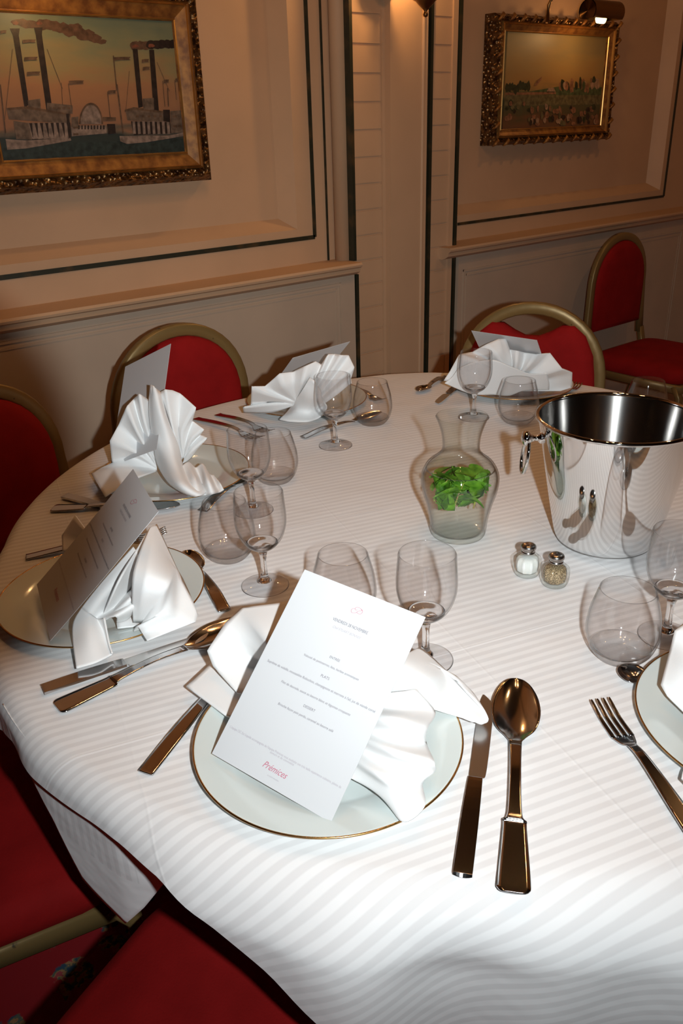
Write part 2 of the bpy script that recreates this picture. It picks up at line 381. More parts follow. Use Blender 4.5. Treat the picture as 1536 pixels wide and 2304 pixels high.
# wainscot below the ledges, framed panels with a fine raised line
def wains(name, x0, x1, px0, px1, ztop):
    m = MB(); m.box(x0, YN, 0, x1, YW, zl - .04)
    for (a, bb, w) in ((0, .007, .0035), (.016, .022, .002)):
        m.box(px0 + a, YN - w, .18, px0 + bb, YN, ztop - a); m.box(px1 - bb, YN - w, .18, px1 - a, YN, ztop - a)
        m.box(px0 + a, YN - w - .0002, ztop - bb, px1 - a, YN, ztop - a)
    return struct(m.build(name, WAIN, smooth=False))
wains('trim_12', X0, xg - .01, -.6, wx(768, 700, YN), wz(400, 700, YN))
wains('trim_13', wx(1030, 650, YN), X1, wx(1040, 650, YN), wx(1523, 560, YN) + .02, wz(1200, 578, YN))
m = MB(); m.box(X0, YN - .012, 0, X1, YN + .01, .12); struct(m.build('baseboard_back', WAIN, smooth=False))

# ------------------------------------------------------------------ paintings
def frame_ring(m, xa, xb, za, zb, prof, mi=0):
    """mitred frame: prof = (inset from outer edge, y)"""
    n = len(prof); V = []
    for (sx_, sz_) in ((0, 0), (1, 0), (1, 1), (0, 1)):
        for (i, y) in prof: V.append((xa + i if sx_ == 0 else xb - i, y, za + i if sz_ == 0 else zb - i))
    Fc = []
    for s in range(4):
        for k in range(n - 1): Fc.append((s * n + k, s * n + k + 1, ((s + 1) % 4) * n + k + 1, ((s + 1) % 4) * n + k))
    m.add(V, Fc, mi)
def canvasmat(name, stops):
    stops = [(p, tuple(x * .55 for x in c)) for p, c in stops]
    m = bpy.data.materials.new(name); m.use_nodes = True; nt = m.node_tree; b = nt.nodes['Principled BSDF']; b.inputs['Roughness'].default_value = .45
    tc = N(nt, 'ShaderNodeTexCoord'); sp = N(nt, 'ShaderNodeSeparateXYZ'); nt.links.new(tc.outputs['Generated'], sp.inputs[0])
    mp = N(nt, 'ShaderNodeMapping'); nt.links.new(tc.outputs['Generated'], mp.inputs[0]); mp.inputs['Scale'].default_value = (2.2, 1, 4.5)
    nz = N(nt, 'ShaderNodeTexNoise'); nz.inputs['Scale'].default_value = 2.0; nz.inputs['Detail'].default_value = 3.5; nt.links.new(mp.outputs[0], nz.inputs['Vector'])
    v = M_(nt, 'ADD', sp.outputs[2], M_(nt, 'MULTIPLY', M_(nt, 'ADD', nz.outputs[0], -.5), .42))
    r = N(nt, 'ShaderNodeValToRGB'); els = r.color_ramp.elements
    els[0].position = stops[0][0]; els[0].color = (*stops[0][1], 1); els[1].position = stops[-1][0]; els[1].color = (*stops[-1][1], 1)
    for p, c in stops[1:-1]:
        e = els.new(p); e.color = (*c, 1)
    nt.links.new(v, r.inputs[0]); nt.links.new(r.outputs[0], b.inputs['Base Color'])
    return m
def flatmat(c):
    m = mat('oil_paint', tuple(x * .6 for x in c), .45); noisecol(m, 70, tuple(x * .38 for x in c), tuple(x * .85 for x in c), .35, .65, 5); bump(m, 160, .4, .001)
    return m
YF = 2.115; YCV = 2.135                        # frame front, canvas plane
def painting(label, xa, xb, za, zb, wfr, carved, canvas):
    c = Vector(((xa + xb) / 2, YREC, za)); t = thing('painting', label, 'painting', c)
    def loc(mb): mb.V = [(x - c.x, y - c.y, z - c.z) for x, y, z in mb.V]; return mb
    o1 = wfr * .42
    m = MB(); frame_ring(m, xa, xb, za, zb, [(0, YREC), (0, YF + .018), (.006, YF + .008), (o1 * .5, YF - .006), (o1, YF + .004), (o1, YREC)])
    loc(m).build('carved_border', GILTB, t, smooth=False)
    m = MB(); frame_ring(m, xa, xb, za, zb, [(o1, YF + .006), (o1 + .005, YF - .001), (o1 + .010, YF + .004), (wfr * .62, YF + .006), (wfr * .85, YF + .014), (wfr * .9, YF + .016), (wfr, YCV - .003), (wfr, YCV + .01)])
    loc(m).build('inner_moulding', GILT, t, smooth=False)
    m = MB(); 
    for a in ((o1 + .001, .003), (o1 + .007, .003), (wfr * .93, .004)):
        frame_ring(m, xa, xb, za, zb, [(a[0], YF + (.004 if a[0] < wfr * .8 else .012)), (a[0] + a[1] / 2, YF - (.003 if a[0] < wfr * .8 else -.009)), (a[0] + a[1], YF + (.004 if a[0] < wfr * .8 else .012))])
    loc(m).build('gilt_beading', GILTL, t, smooth=False)
    if carved:
        m = MB(); k = 0; P = []
        w, h = xb - xa, zb - za; nx = int(w / .055); nz_ = int(h / .055)
        for i in range(nx + 1):
            P += [(xa + o1 * .5 + (w - o1) * i / nx, za + o1 * .5, 0), (xa + o1 * .5 + (w - o1) * i / nx, zb - o1 * .5, 0)]
        for i in range(1, nz_): P += [(xa + o1 * .5, za + o1 * .5 + (h - o1) * i / nz_, 1), (xb - o1 * .5, za + o1 * .5 + (h - o1) * i / nz_, 1)]
        for x, z, q in P:
            a = .8 if q == 0 else .75
            d = Vector((cos(a), 0, sin(a)))
            m.tube([(x - d.x * .017, YF - .001, z - d.z * .017), (x - d.x * .006, YF - .008, z - d.z * .006), (x + d.x * .006, YF - .010, z + d.z * .006), (x + d.x * .017, YF - .001, z + d.z * .017)], [.002, .006, .006, .002], 8)
        loc(m).build('carved_leaves', GILT, t)
    canvas(t, c)
    return t
def plyset(mats, polys, y, c, t, name='painted_scene'):
    """flat brush shapes on the canvas; pixel outlines of the photo laid on the canvas plane"""
    V = []; Fc = []; FM = []
    for i, (mi, P) in enumerate(polys):
        k = len(V)
        for (a, bb) in P:
            q = Y(a, bb, y); V.append((q.x - c.x, y - .0004 - i * .00002 - c.y, q.z - c.z))
        Fc.append(tuple(range(k, k + len(P)))); FM.append(mi)
    return mesh(name, V, Fc, None, t, False, mats, FM)
def stroke(mi, a, b, w=1.0):
    dx, dy = b[0] - a[0], b[1] - a[1]; l = math.hypot(dx, dy); nx, ny = -dy / l * w, dx / l * w
    return (mi, [(a[0] + nx, a[1] + ny), (b[0] + nx, b[1] + ny), (b[0] - nx, b[1] - ny), (a[0] - nx, a[1] - ny)])
def blob(mi, cx, cy, rx, ry, n=16, j=.25):
    return (mi, [(cx + rx * cos(a) * (1 + random.uniform(-j, j) * .6), cy + ry * sin(a) * (1 + random.uniform(-j, j))) for a in [2 * pi * k / n for k in range(n)]])
def steamers(t, c):
    a = Y(425, 348, YCV); b_ = Y(402, 52, YCV); d = Y(9, 372, YCV)
    m = MB(); m.box(d.x - c.x, YCV - c.y, a.z - c.z, a.x - c.x + .004, YCV + .01 - c.y, b_.z - c.z + .004)
    m.build('canvas', canvasmat('harbour_sky', [(0, (.05, .07, .06)), (.13, (.045, .065, .06)), (.2, (.22, .17, .12)), (.26, (.50, .24, .13)), (.52, (.60, .30, .14)), (.68, (.50, .38, .17)), (.86, (.34, .36, .20)), (1, (.24, .30, .20))]), t, False)
    DK, GR, WH, SM, WT, RD, LN = range(7)
    ms = [flatmat(x) for x in ((.035, .022, .018), (.20, .14, .10), (.34, .25, .20), (.16, .085, .05), (.035, .055, .05), (.28, .09, .05), (.17, .10, .06))]
    P = []
    P.append((WT, [(8, 330), (120, 322), (260, 318), (424, 312), (425, 347), (10, 371)]))
    # smoke
    for (x, y, rx, ry) in ((44, 50, 20, 8), (66, 55, 22, 9), (96, 55, 22, 11), (120, 58, 22, 11), (142, 64, 24, 12), (165, 68, 24, 14), (190, 78, 22, 12), (212, 86, 18, 9), (228, 94, 12, 5)): P.append(blob(SM, x, y, rx, ry))
    for x in range(304, 401, 12): P.append(blob(DK if x > 330 else SM, x, 103 - (x - 304) * .05, 12, 10, 14, .15))
    for q in ((35, 52), (88, 52), (304, 104), (340, 103)): P.append(blob(RD, q[0], q[1], 7, 4))
    # funnels
    P.append((DK, [(22, 64), (44, 64), (42, 80), (65, 235), (55, 243), (29, 80)])); P.append((DK, [(76, 62), (95, 62), (94, 78), (118, 250), (105, 253), (80, 78)]))
    P.append((DK, [(297, 110), (309, 110), (321, 240), (311, 243), (298, 112)])); P.append((DK, [(335, 112), (346, 112), (357, 250), (345, 251)]))
    # left boat
    P.append((WH, [(12, 313), (60, 316), (158, 310), (160, 316), (60, 334), (16, 337)]))
    P.append((GR, [(62, 226), (90, 222), (92, 252), (64, 248)])); P.append((GR, [(105, 231), (163, 237), (163, 256), (106, 252)]))
    P.append((GR, [(14, 243), (60, 240), (158, 258), (158, 278), (20, 268)])); P.append((LN, [(16, 243), (60, 239), (158, 256), (158, 260), (60, 245), (16, 248)]))
    P.append((DK, [(52, 277), (158, 276), (160, 311), (62, 315)]))
    for i in range(8):
        x = 64 + i * 12; P.append((WH, [(x - 4, 276), (x + 1, 276), (x + 10, 312), (x - 2, 313)]))
    P.append((GR, [(30, 272), (64, 277), (72, 314), (36, 313)]))
    P.append((DK, [(148, 256), (154, 256), (160, 308), (154, 312)]))
    P.append((WH, [(160, 284), (238, 282), (240, 300), (161, 307)])); P.append((GR, [(160, 264), (176, 262), (176, 285), (160, 286)]))
    for i in range(9): P.append(stroke(DK, (177 + i * 7, 282), (177 + i * 7, 291), 1.6))
    arc = [(204 + 27 * cos(a), 279 - 48 * sin(a)) for a in [pi * k / 16 for k in range(17)]]
    P.append((LN, arc)); P.append((WH, [(204 + (x - 204) * .87, 279 + (y - 279) * .9) for x, y in arc]))
    for y in (287, 302): P.append(stroke(LN, (164, y), (176, y), 2))
    P.append((LN, [(230, 263), (260, 264), (260, 272), (230, 272)])); P.append((DK, [(240, 279), (258, 279), (260, 300), (243, 302)]))
    # right boat
    P.append((WH, [(268, 306), (380, 305), (420, 296), (421, 305), (330, 320), (285, 324), (270, 318)]))
    P.append((GR, [(282, 250), (300, 245), (366, 252), (368, 274), (286, 270)])); P.append((LN, [(280, 247), (300, 241), (366, 250), (366, 254), (300, 247), (280, 252)]))
    P.append((DK, [(294, 273), (382, 275), (384, 300), (300, 304)]))
    for i in range(8):
        x = 300 + i * 11; P.append((WH, [(x - 3, 273), (x + 3, 273), (x + 5, 301), (x - 1, 302)]))
    P.append((GR, [(320, 222), (345, 220), (346, 248), (322, 246)])); P.append((DK, [(366, 247), (381, 247), (382, 275), (367, 273)]))
    P.append((GR, [(382, 250), (412, 248), (414, 298), (384, 300)]))
    for q in ((388, 262), (388, 284), (400, 284)): P.append(stroke(LN, q, (q[0] + 9, q[1]), 2.4))
    for i in range(5): P.append(stroke(LN, (305 + i * 13, 262), (311 + i * 13, 262), 2.5))
    for i in range(4): P.append(stroke(LN, (118 + i * 11, 243), (124 + i * 11, 244), 2))
    # masts, rigging and pennants
    for a, b2, w in (((254, 125), (262, 205), 1.2), ((262, 190), (276, 300), 1.6), ((241, 206), (247, 265), .8), ((153, 188), (160, 240), .8), ((137, 186), (140, 235), .7), ((376, 198), (378, 240), 1.2), ((365, 182), (370, 240), .7), ((392, 180), (396, 225), .7), ((105, 110), (140, 200), .5), ((28, 110), (10, 270), .5), ((0, 190), (12, 300), 1.2), ((352, 140), (380, 205), .5), ((290, 160), (282, 250), .5)): P.append(stroke(LN, a, b2, w))
    for (x, y, l) in ((255, 133, 38), (154, 186, 34), (242, 208, 18), (50, 94, 30), (54, 133, 30), (60, 166, 30), (318, 138, 16), (320, 155, 16), (367, 184, 12), (393, 181, 12), (0, 73, 14)): P.append((LN, [(x, y - 4), (x + l * .5, y - 5), (x + l, y - 5), (x + l * .9, y), (x + l, y + 2), (x + l * .4, y + 2), (x, y + 4)]))
    plyset(ms, P, YCV, c, t)
def village(t, c):
    a = Y(1350, 293, YCV); b_ = Y(1368, 78, YCV); d = Y(1132, 300, YCV)
    m = MB(); m.box(d.x - c.x - .004, YCV - c.y, a.z - c.z - .004, a.x - c.x + .02, YCV + .01 - c.y, b_.z - c.z + .006)
    m.build('canvas', canvasmat('evening_sky', [(0, (.28, .10, .04)), (.12, (.26, .12, .05)), (.2, (.16, .12, .05)), (.33, (.14, .14, .06)), (.38, (.30, .22, .08)), (.48, (.62, .33, .10)), (.7, (.62, .40, .14)), (.85, (.50, .37, .16)), (1, (.50, .36, .14))]), t, False)
    ms = [flatmat(x) for x in ((.04, .05, .02), (.10, .13, .05), (.36, .16, .08), (.50, .30, .18), (.05, .03, .02), (.20, .16, .07))]
    P = [(1, [(1136, 206), (1190, 206), (1260, 194), (1300, 198), (1358, 196), (1356, 215), (1136, 212)]), (5, [(1136, 214), (1356, 214), (1354, 235), (1134, 238)]), (2, [(1136, 208), (1250, 207), (1250, 212), (1136, 214)])]
    rnd = random.Random(3)
    for i in range(9): x = 1140 + i * 6; P.append(blob(0, x, 200 - rnd.random() * 8, 4.5, 8 + rnd.random() * 5, 10))
    for i in range(26): x = 1258 + rnd.random() * 90; P.append(blob(rnd.choice((1, 2, 3, 2, 0)), x, 198 - rnd.random() * 14, 2.5 + rnd.random() * 3, 7 + rnd.random() * 7, 9))
    for i in range(70):
        x = 1138 + rnd.random() * 215; y = 240 + rnd.random() * 40 + (0 if x > 1180 else -10)
        P.append(blob(rnd.choice((2, 3, 4, 0, 2, 5)), x, y, 2.5 + rnd.random() * 3, 4 + rnd.random() * 5, 9))
    P.append((2, [(1200, 192), (1207, 180), (1218, 172), (1216, 180), (1206, 192)])); P.append((3, [(1228, 206), (1232, 198), (1244, 197), (1248, 206)]))
    plyset(ms, P, YCV, c, t)
pa = Y(480, 405, YF); pb = Y(452, 0, YF); pc = Y(9, 372, YCV)
painting('large harbour painting of paddle steamers in a carved gilt frame', pc.x - .075, (pa.x + pb.x) / 2, pa.z, Y(402, 52, YCV).z + .078, .075, False, steamers)
ra = Y(1108, 326, YF); rb = Y(1398, 42, YF); rd = Y(1368, 315, YF)
painting('small sunset landscape painting in a gilt leaf-carved frame on the right', (ra.x + Y(1122, 35, YF).x) / 2, (rb.x + rd.x) / 2, (ra.z + rd.z) / 2, (Y(1122, 35, YF).z + rb.z) / 2, .052, True, village)

def picture_light(label, loc, parent_x):
    t = thing('picture_light', label, 'lamp', loc)
    m = MB(); V = []; Fc = []; n = 15; Lh = .085
    for sgn in (-1, 1):
        for rr in (.036, .033):
            for k in range(n): a = RAD(-38 + 256 * k / (n - 1)); V.append((sgn * Lh, rr * cos(a) , rr * sin(a)))
    for k in range(n - 1):
        Fc += [(k, k + 1, 2 * n + k + 1, 2 * n + k), (n + k, 3 * n + k, 3 * n + k + 1, n + k + 1), (k, n + k, n + k + 1, k + 1), (2 * n + k, 2 * n + k + 1, 3 * n + k + 1, 3 * n + k)]
    Fc += [tuple(range(n)), tuple(range(2 * n, 3 * n))[::-1]]
    m.add(V, Fc); m.build('lamp_shade', BRASS, t)
    m = MB(); m.tube([(-.035, -.004, -.020), (-.025, -.004, -.026), (.008, -.004, -.026), (.018, -.004, -.020)], [.005, .010, .010, .005], 12)
    bm = bpy.data.materials.get('lit_bulb') or bpy.data.materials.new('lit_bulb'); bm.use_nodes = True
    b = bm.node_tree.nodes['Principled BSDF']; b.inputs['Emission Color'].default_value = (1, .72, .28, 1); b.inputs['Emission Strength'].default_value = 5; b.inputs['Base Color'].default_value = (1, .9, .7, 1)
    m.build('bulb', bm, t)
    m = MB(); m.tube([(-.02, .0, .036), (-.02, .01, .05), (-.11, .02, .052), (-.185, .07, .05), (-.19, .085, .02), (-.19, .085, -.028)], .006, 8); m.build('bracket', BRASS, t)
    la = bpy.data.lights.new('picture_bulb', 'POINT'); la.energy = PICT_W; la.color = (1, .55, .22); la.shadow_soft_size = .014
    lo = bpy.data.objects.new('picture_bulb', la); COL.objects.link(lo); lo.parent = t; lo.location = (0, -.0, -.055)
    return t
q = Y(1354, 27, 2.0)
picture_light('brass tube picture light over the small landscape painting', (q.x, q.y, q.z), 0)
q = Y(120, -75, 1.99)
picture_light('brass picture light above the large harbour painting', (q.x, q.y, q.z), 0)

# wall sconce at the top edge
q = Y(957, 36, 1.93)
t = thing('wall_sconce', 'antique brass wall sconce with drop finial on the centre strip', 'lamp', (q.x, q.y, q.z))
m = MB(); m.lathe([(.0, -.004), (.006, -.001), (.0075, .004), (.005, .009), (.004, .012), (.012, .02), (.022, .029), (.028, .036), (.038, .041), (.040, .047), (.036, .052), (.039, .06), (.036, .075), (.02, .09), (.016, .11), (.024, .12), (.024, .15), (.0, .15)], 32); m.build('finial', BRASS, t)
m = MB(); m.tube([(0, .0, .08), (-.04, .04, .07), (-.07, .085, .10)], .008, 10); m.build('arm', BRASS, t)
m = MB(); m.lathe([(0, 0), (.05, 0), (.05, .006), (.03, .012), (0, .014)], 32); m.V = [(-.07 + x, .09 - z, .12 + y * 1.5) for x, y, z in m.V]; m.build('back_plate', BRASS, t)
m = MB(); m.lathe([(.0, .15), (.012, .15), (.012, .21), (0, .215)], 20); m.build('candle_tube', CARD, t)
point('sconce_bulb', (q.x - .03, q.y + .01, q.z + .17), SCONCE_W, (1, .55, .2), .02)

# ------------------------------------------------------------------ table and cloth
C = Vector((.97, .90)); DROP_D = [0, 10, 20, 28, 36, 47, 55, 61, 84, 112, 129, 137, 149, 170, 187, 200, 215, 240, 290, 330, 360]
DROP_R = [.78, .785, .80, .81, .815, .833, .828, .813, .778, .775, .763, .757, .753, .775, .80, .812, .82, .81, .79, .78, .78]
def rad(ph): return lerp(ph % 360, DROP_D, DROP_R)
t = thing('round_table', 'round banquet table hidden under the white cloth', 'table', (C.x, C.y, 0))
m = MB(); m.lathe([(0, TZ - .035), (.735, TZ - .035), (.74, TZ - .03), (.74, TZ - .012), (.735, TZ - .008), (0, TZ - .008)], 96); m.build('tabletop', WOODT, t)
for k in range(4):
    a = pi / 4 + k * pi / 2; m = MB(); m.tube([(.42 * cos(a), .42 * sin(a), TZ - .04), (.5 * cos(a), .5 * sin(a), .01)], .018, 12); m.build('leg', CHGOLD, t)
def hem(p):
    return lerp(p, [0, 90, 170, 184, 195, 201, 205, 209, 213, 217, 221, 226, 240, 262, 300, 360], [.22, .2, .12, .045, .036, .032, .036, .055, .09, .14, .20, .29, .42, .45, .36, .22])
def sst(x, a, b):
    t = min(1, max(0, (x - a) / (b - a))); return t * t * (3 - 2 * t)
V = []; Fc = []; UV = []; NP = 540; flat = [0, .1, .2, .3, .4, .5, .6, .68]; NR = 34
SD = RAD(-17); ca, sa = cos(SD), sin(SD)
prof_s = [i / (NR - 1) for i in range(NR)]
wr = [(random.uniform(5, 15), random.uniform(0, 6.28), random.uniform(.2, .6)) for _ in range(6)]
for j in range(NP):
    p = 360 * j / NP; a = RAD(p); R = rad(p); h = hem(p); rr = .026
    fold = .010 * sst(p, 184, 190) + .026 * sst(p, 197, 208) * (1 - sst(p, 250, 275))
    wave = (.020 * sin(RAD((p - 206) * 13)) + .008 * sin(RAD((p - 215) * 31))) * sst(p, 208, 222) * (1 - .5 * sst(p, 300, 355))
    if p < 180: wave = .012 * sin(RAD(p * 11))
    for f in flat:
        V.append((C.x + f * cos(a), C.y + f * sin(a), TZ)); UV.append((f, a))
    r0 = R - rr; V.append((C.x + (r0 - .02) * cos(a), C.y + (r0 - .02) * sin(a), TZ)); UV.append((r0 - .02, a))
    for s in prof_s:
        tot = rr * pi / 2 + h - rr; l = s * tot
        if l < rr * pi / 2: th = l / rr; r_ = r0 + rr * sin(th); z = -rr * (1 - cos(th)); dd = 0
        else: dd = l - rr * pi / 2; r_ = R; z = -rr - dd
        e = sst(l, .0, .10)
        r_ += fold * sst(l, .004, .07) * (1 - .35 * sst(l, .12, .3)) + wave * e
        if fold > .02: z += .004 * e * sin(RAD(p * 9))
        V.append((C.x + r_ * cos(a), C.y + r_ * sin(a), TZ + z)); UV.append((r0 + l, a))
row = len(flat) + 1 + NR
for j in range(NP):
    k = (j + 1) % NP
    for i in range(row - 1):
        if i == 0: Fc.append((j * row, j * row + 1, k * row + 1))
        else: Fc.append((j * row + i, j * row + i + 1, k * row + i + 1, k * row + i))
def cuv(s, a):
    x, y = s * cos(a), s * sin(a); return (x * ca + y * sa, -x * sa + y * ca)
cl = mesh('tablecloth', V, Fc, CLOTH, None, True, uvs=[cuv(*q) for q in UV])
tag(cl, 'white damask tablecloth with fine satin stripes over the round table', 'tablecloth')
# lower layer of the cloth: a corner with a plain hem hangs out from under the edge at the left
V = []; Fc = []; NA = 60; NZ = 24; UV = []
for i in range(NA + 1):
    p = 182 + 22 * i / NA; a = RAD(p); dr = lerp(p, [182, 184, 187, 190.6, 193.4, 197.8, 200, 202.5, 204.5], [.03, .04, .055, .10, .165, .195, .155, .10, .055])
    for j in range(NZ + 1):
        f = j / NZ; z = -.010 - (dr - .010) * f; r_ = rad(p) - .004 + .006 * sin(RAD((p - 184) * 14)) * f - .012 * sst(p, 198, 203)
        V.append((C.x + r_ * cos(a), C.y + r_ * sin(a), TZ + z)); UV.append((p * .0135 - z * .1 , 0) if False else (2.8 + (-z - .105 - (p - 190.6) * .0015) * 1.6, p * .0140))
for i in range(NA):
    for j in range(NZ): o = i * (NZ + 1) + j; Fc.append((o, o + 1, o + NZ + 2, o + NZ + 1))
fo = mesh('hanging_corner', V, Fc, CLOTH, cl, True, uvs=UV); md = fo.modifiers.new('cloth_thickness', 'SOLIDIFY'); md.thickness = .0012
# ironed crease lines: a fine raised ridge pressed into the cloth
# corner flap with the plain hem hanging at the left, under the upper fold
TOP = TZ + .0006

# ------------------------------------------------------------------ chairs
def make_chair(label, loc, rz, dip=False, group='red banquet chairs around the round table'):
    """origin on the floor under the backrest, sitter faces local -y"""
    t = thing('banquet_chair', label, 'chair', loc, rz, group)
    def arch(hw, top, mid, y0=0.0, lo=.50, n=22):
        P = [(-hw - .012, y0 - .01, lo), (-hw - .008, y0 - .004, lo + .1)]
        for k in range(n + 1): a = pi - pi * k / n; P.append((hw * cos(a), y0 + .0 + (.0 if True else 0), mid + (top - mid) * (max(sin(a), 0) ** .9)))
        P += [(hw + .008, y0 - .004, lo + .1), (hw + .012, y0 - .01, lo)]
        return P
    A = arch(.178, .908, .715)
    m = MB(); m.tube(A, .01, sq=(.030, .022), up=(0, 1, 0)); m.build('back_frame', CHGOLD, t)
    m = MB()                                                    # padded back
    if dip: rim = [(-.166, .62), (-.168, .72), (-.158, .795), (-.135, .845), (-.105, .870), (-.075, .868), (-.045, .850), (-.018, .838), (.018, .838), (.045, .850), (.075, .868), (.105, .870), (.135, .845), (.158, .795), (.168, .72), (.166, .62), (.165, .55), (-.165, .55)]
    else: rim = [(-.168, .55)] + [(.168 * cos(pi - pi * k / 18), .715 + .178 * sin(pi * k / 18) ** .9) for k in range(19)] + [(.168, .55)]
    n = len(rim); cx_, cz_ = 0, .70; V = []
    rings = [(1, .004), (1, -.010), (.96, -.020), (.85, -.026), (.5, -.030)]
    for f, y in rings: V += [(x * f, y, cz_ + (z - cz_) * f) for x, z in rim]
    V.append((0, -.031, cz_)); Fc = []
    for i in range(len(rings) - 1):
        for k in range(n): Fc.append((i * n + k, i * n + (k + 1) % n, (i + 1) * n + (k + 1) % n, (i + 1) * n + k))
    for k in range(n): Fc.append(((len(rings) - 1) * n + k, (len(rings) - 1) * n + (k + 1) % n, len(V) - 1))
    Fc.append(tuple(range(n))[::-1]); m.add(V, Fc); m.build('backrest', REDV, t)
    # seat cushion: rounded box
    m = MB(); V = []; W2 = .215; D0, D1 = -.035, -.455; nn = 28
    out = []
    for k in range(nn):
        a = 2 * pi * k / nn; e = .28
        out.append((math.copysign(abs(cos(a)) ** e, cos(a)) * W2, (D0 + D1) / 2 + math.copysign(abs(sin(a)) ** e, sin(a)) * (D0 - D1) / 2))
    cyy = (D0 + D1) / 2
    for f, z in ((.97, .425), (1, .432), (1.005, .447), (.995, .462), (.965, .474), (.88, .482), (.6, .488), (.0, .49)):
        V += [(x * f, cyy + (y - cyy) * f, z) for x, y in out]
    Fc = [(i * nn + k, i * nn + (k + 1) % nn, (i + 1) * nn + (k + 1) % nn, (i + 1) * nn + k) for i in range(7) for k in range(nn)]; Fc.append(tuple(range(nn))[::-1])
    m.add(V, Fc); m.build('seat_cushion', REDV, t)
    m = MB(); w = .205
    m.tube([(-w, -.03, .41), (-w, -.44, .41), (w, -.44, .41), (w, -.03, .41)], .01, sq=(.028, .034), closed=True, up=(0, 0, 1)); m.build('seat_rail', CHGOLD, t)
    for s in (-1, 1):
        m = MB(); m.tube([(s * .192, -.012, .52), (s * .200, -.028, .44), (s * .202, -.03, .38), (s * .206, .06, .012)], .01, sq=(.022, .028), up=(1, 0, 0)); m.build('leg', CHGOLD, t)
        m = MB(); m.tube([(s * .204, -.42, .42), (s * .205, -.445, .38), (s * .208, -.465, .012)], .01, sq=(.022, .028), up=(1, 0, 0)); m.build('leg', CHGOLD, t)
        m = MB(); m.tube([(s * .204, .025, .20), (s * .206, -.452, .20)], .008, 10); m.build('stretcher', CHGOLD, t)
    return t
chL = make_chair('red velvet banquet chair with solid arched back against the left wainscot', (.957, 1.80, 0), 0)
dup(chL, (.405, 1.625, 0), RAD(16), 'dark red banquet chair half cut by the left edge, behind the folded cards')
dup(chL, (-.125, 1.10, 0), RAD(77), 'red chair at the left edge with chipped gold seat rail showing over the carpet')
dup(chL, (-.025, .375, 0), RAD(112.5), 'nearest red chair, its bare seat filling the lower left corner')
chR = make_chair('red banquet chair with gap under its gold arch, behind the far place setting', (1.735, 1.335, 0), RAD(-60), True)
dup(chL, (Y(1412, 515, 1.93).x, 1.95, 0), 0, 'empty red banquet chair standing against the wall at the far right', 'red banquet chairs around the room')

# ------------------------------------------------------------------ glassware
def glass_thing(name, label, cat, loc, parts, group, m_=None, rz=0):
    t = thing(name, label, cat, loc, rz, group)
    for nm, prof, n in parts: mb = MB(); mb.lathe(prof, n); mb.build(nm, GLASSK if nm == 'stem' else GLASSB if nm == 'thick_base' else GLASS, t)
    return t
def sm(P, n=4): return crom(P, n)
wfoot = [(0, 0.0002), (.031, 0.0002), (.0330, .0012), (.0328, .0022), (.022, .0040), (.010, .0075), (.0062, .013)]
wstem = [(0, .008), (.0098, .0078), (.0062, .013), (.0046, .022), (.0042, .035), (.0050, .048), (.0088, .0565), (.0195, .0642), (.0225, .0672), (.0205, .0686), (.0120, .0645), (.006, .0635), (0, .0632)]
wout = [(.0090, .0565), (.020, .064), (.0290, .076), (.0345, .092), (.0358, .106), (.0350, .122), (.0335, .1425)]
win = [(.0335, .1425), (.0329, .1432), (.0323, .1425), (.0338, .122), (.0346, .106), (.0333, .092), (.0278, .0775), (.018, .0665), (.008, .0625), (0, .062)]
for _p in (wfoot, wstem, wout, win): _p[:] = [(r * 1.015, z * 1.03) for r, z in _p]
wine0 = glass_thing('wine_glass', '', 'wine glass', (0, 0, TOP), [('foot', sm(wfoot, 3), 56), ('stem', sm(wstem, 3), 28), ('bowl', sm(wout) + sm(win)[1:], 56)], 'stemmed wine glasses on the table')
tprof = [(0, .0002), (.022, .0002), (.028, .002), (.0375, .014), (.0425, .030), (.0435, .042), (.0412, .062), (.0365, .080), (.0330, .0925), (.0325, .0932), (.0319, .0925), (.0353, .080), (.0398, .062), (.0420, .042), (.0408, .030), (.0350, .016), (.025, .0085), (.012, .0065), (0, .006)]
tbase = [(0, .0004), (.022, .0004), (.0285, .0022), (.0358, .0118), (.0346, .0150), (.0335, .0146), (.025, .0085), (.012, .0066), (0, .0062)]
tum0 = glass_thing('tumbler', '', 'tumbler', (0, 0, TOP), [('vessel', sm(tprof, 3), 56), ('thick_base', sm(tbase, 3), 56)], 'rounded water tumblers on the table')
wl = [((.562, .874), 'stemmed wine glass in front of the left place setting, beside a tumbler'), ((.604, .592), 'stemmed wine glass just behind the near menu card, its bowl right of the card'),
      ((.997, 1.245), 'stemmed wine glass left of the middle, before the fan napkin and far tumbler'), ((T(1065, 940).x, T(1065, 940).y), 'farthest stemmed wine glass, before the napkin by the gapped chair'),
      ((.694, 1.098), 'stemmed wine glass with fork reflections, before the tall napkin at left'), ((T(1497, 1432).x, T(1497, 1432).y), 'stemmed wine glass at the right edge, between bucket and right plate')]
for i, (p, lb) in enumerate(wl):
    if i == 0: wine0.location = (p[0], p[1], TOP); wine0['label'] = lb
    else: dup(wine0, (p[0], p[1], TOP), i, lb)
def tb(px, py): q = T(px, py); return (q.x, q.y)
tl = [((.786, .440), 'large empty tumbler at lower right, between shakers and fork'), ((.571, .984), 'tumbler beside the wine glass of the left setting'), ((.800, 1.180), 'tumbler behind the left wine glasses, shadow falling on cloth'),
      (tb(838, 952), 'tumbler beside the fan napkin, a spoon seen through it'), ((1.375, 1.082), 'tumbler before the far napkin and plate'), (tb(775, 1385), 'tumbler mostly hidden behind the near menu card'), (tb(1446, 952), 'tumbler standing behind the ice bucket'), (tb(1552, 1062), 'tumbler cut by the right edge beside the ice bucket')]
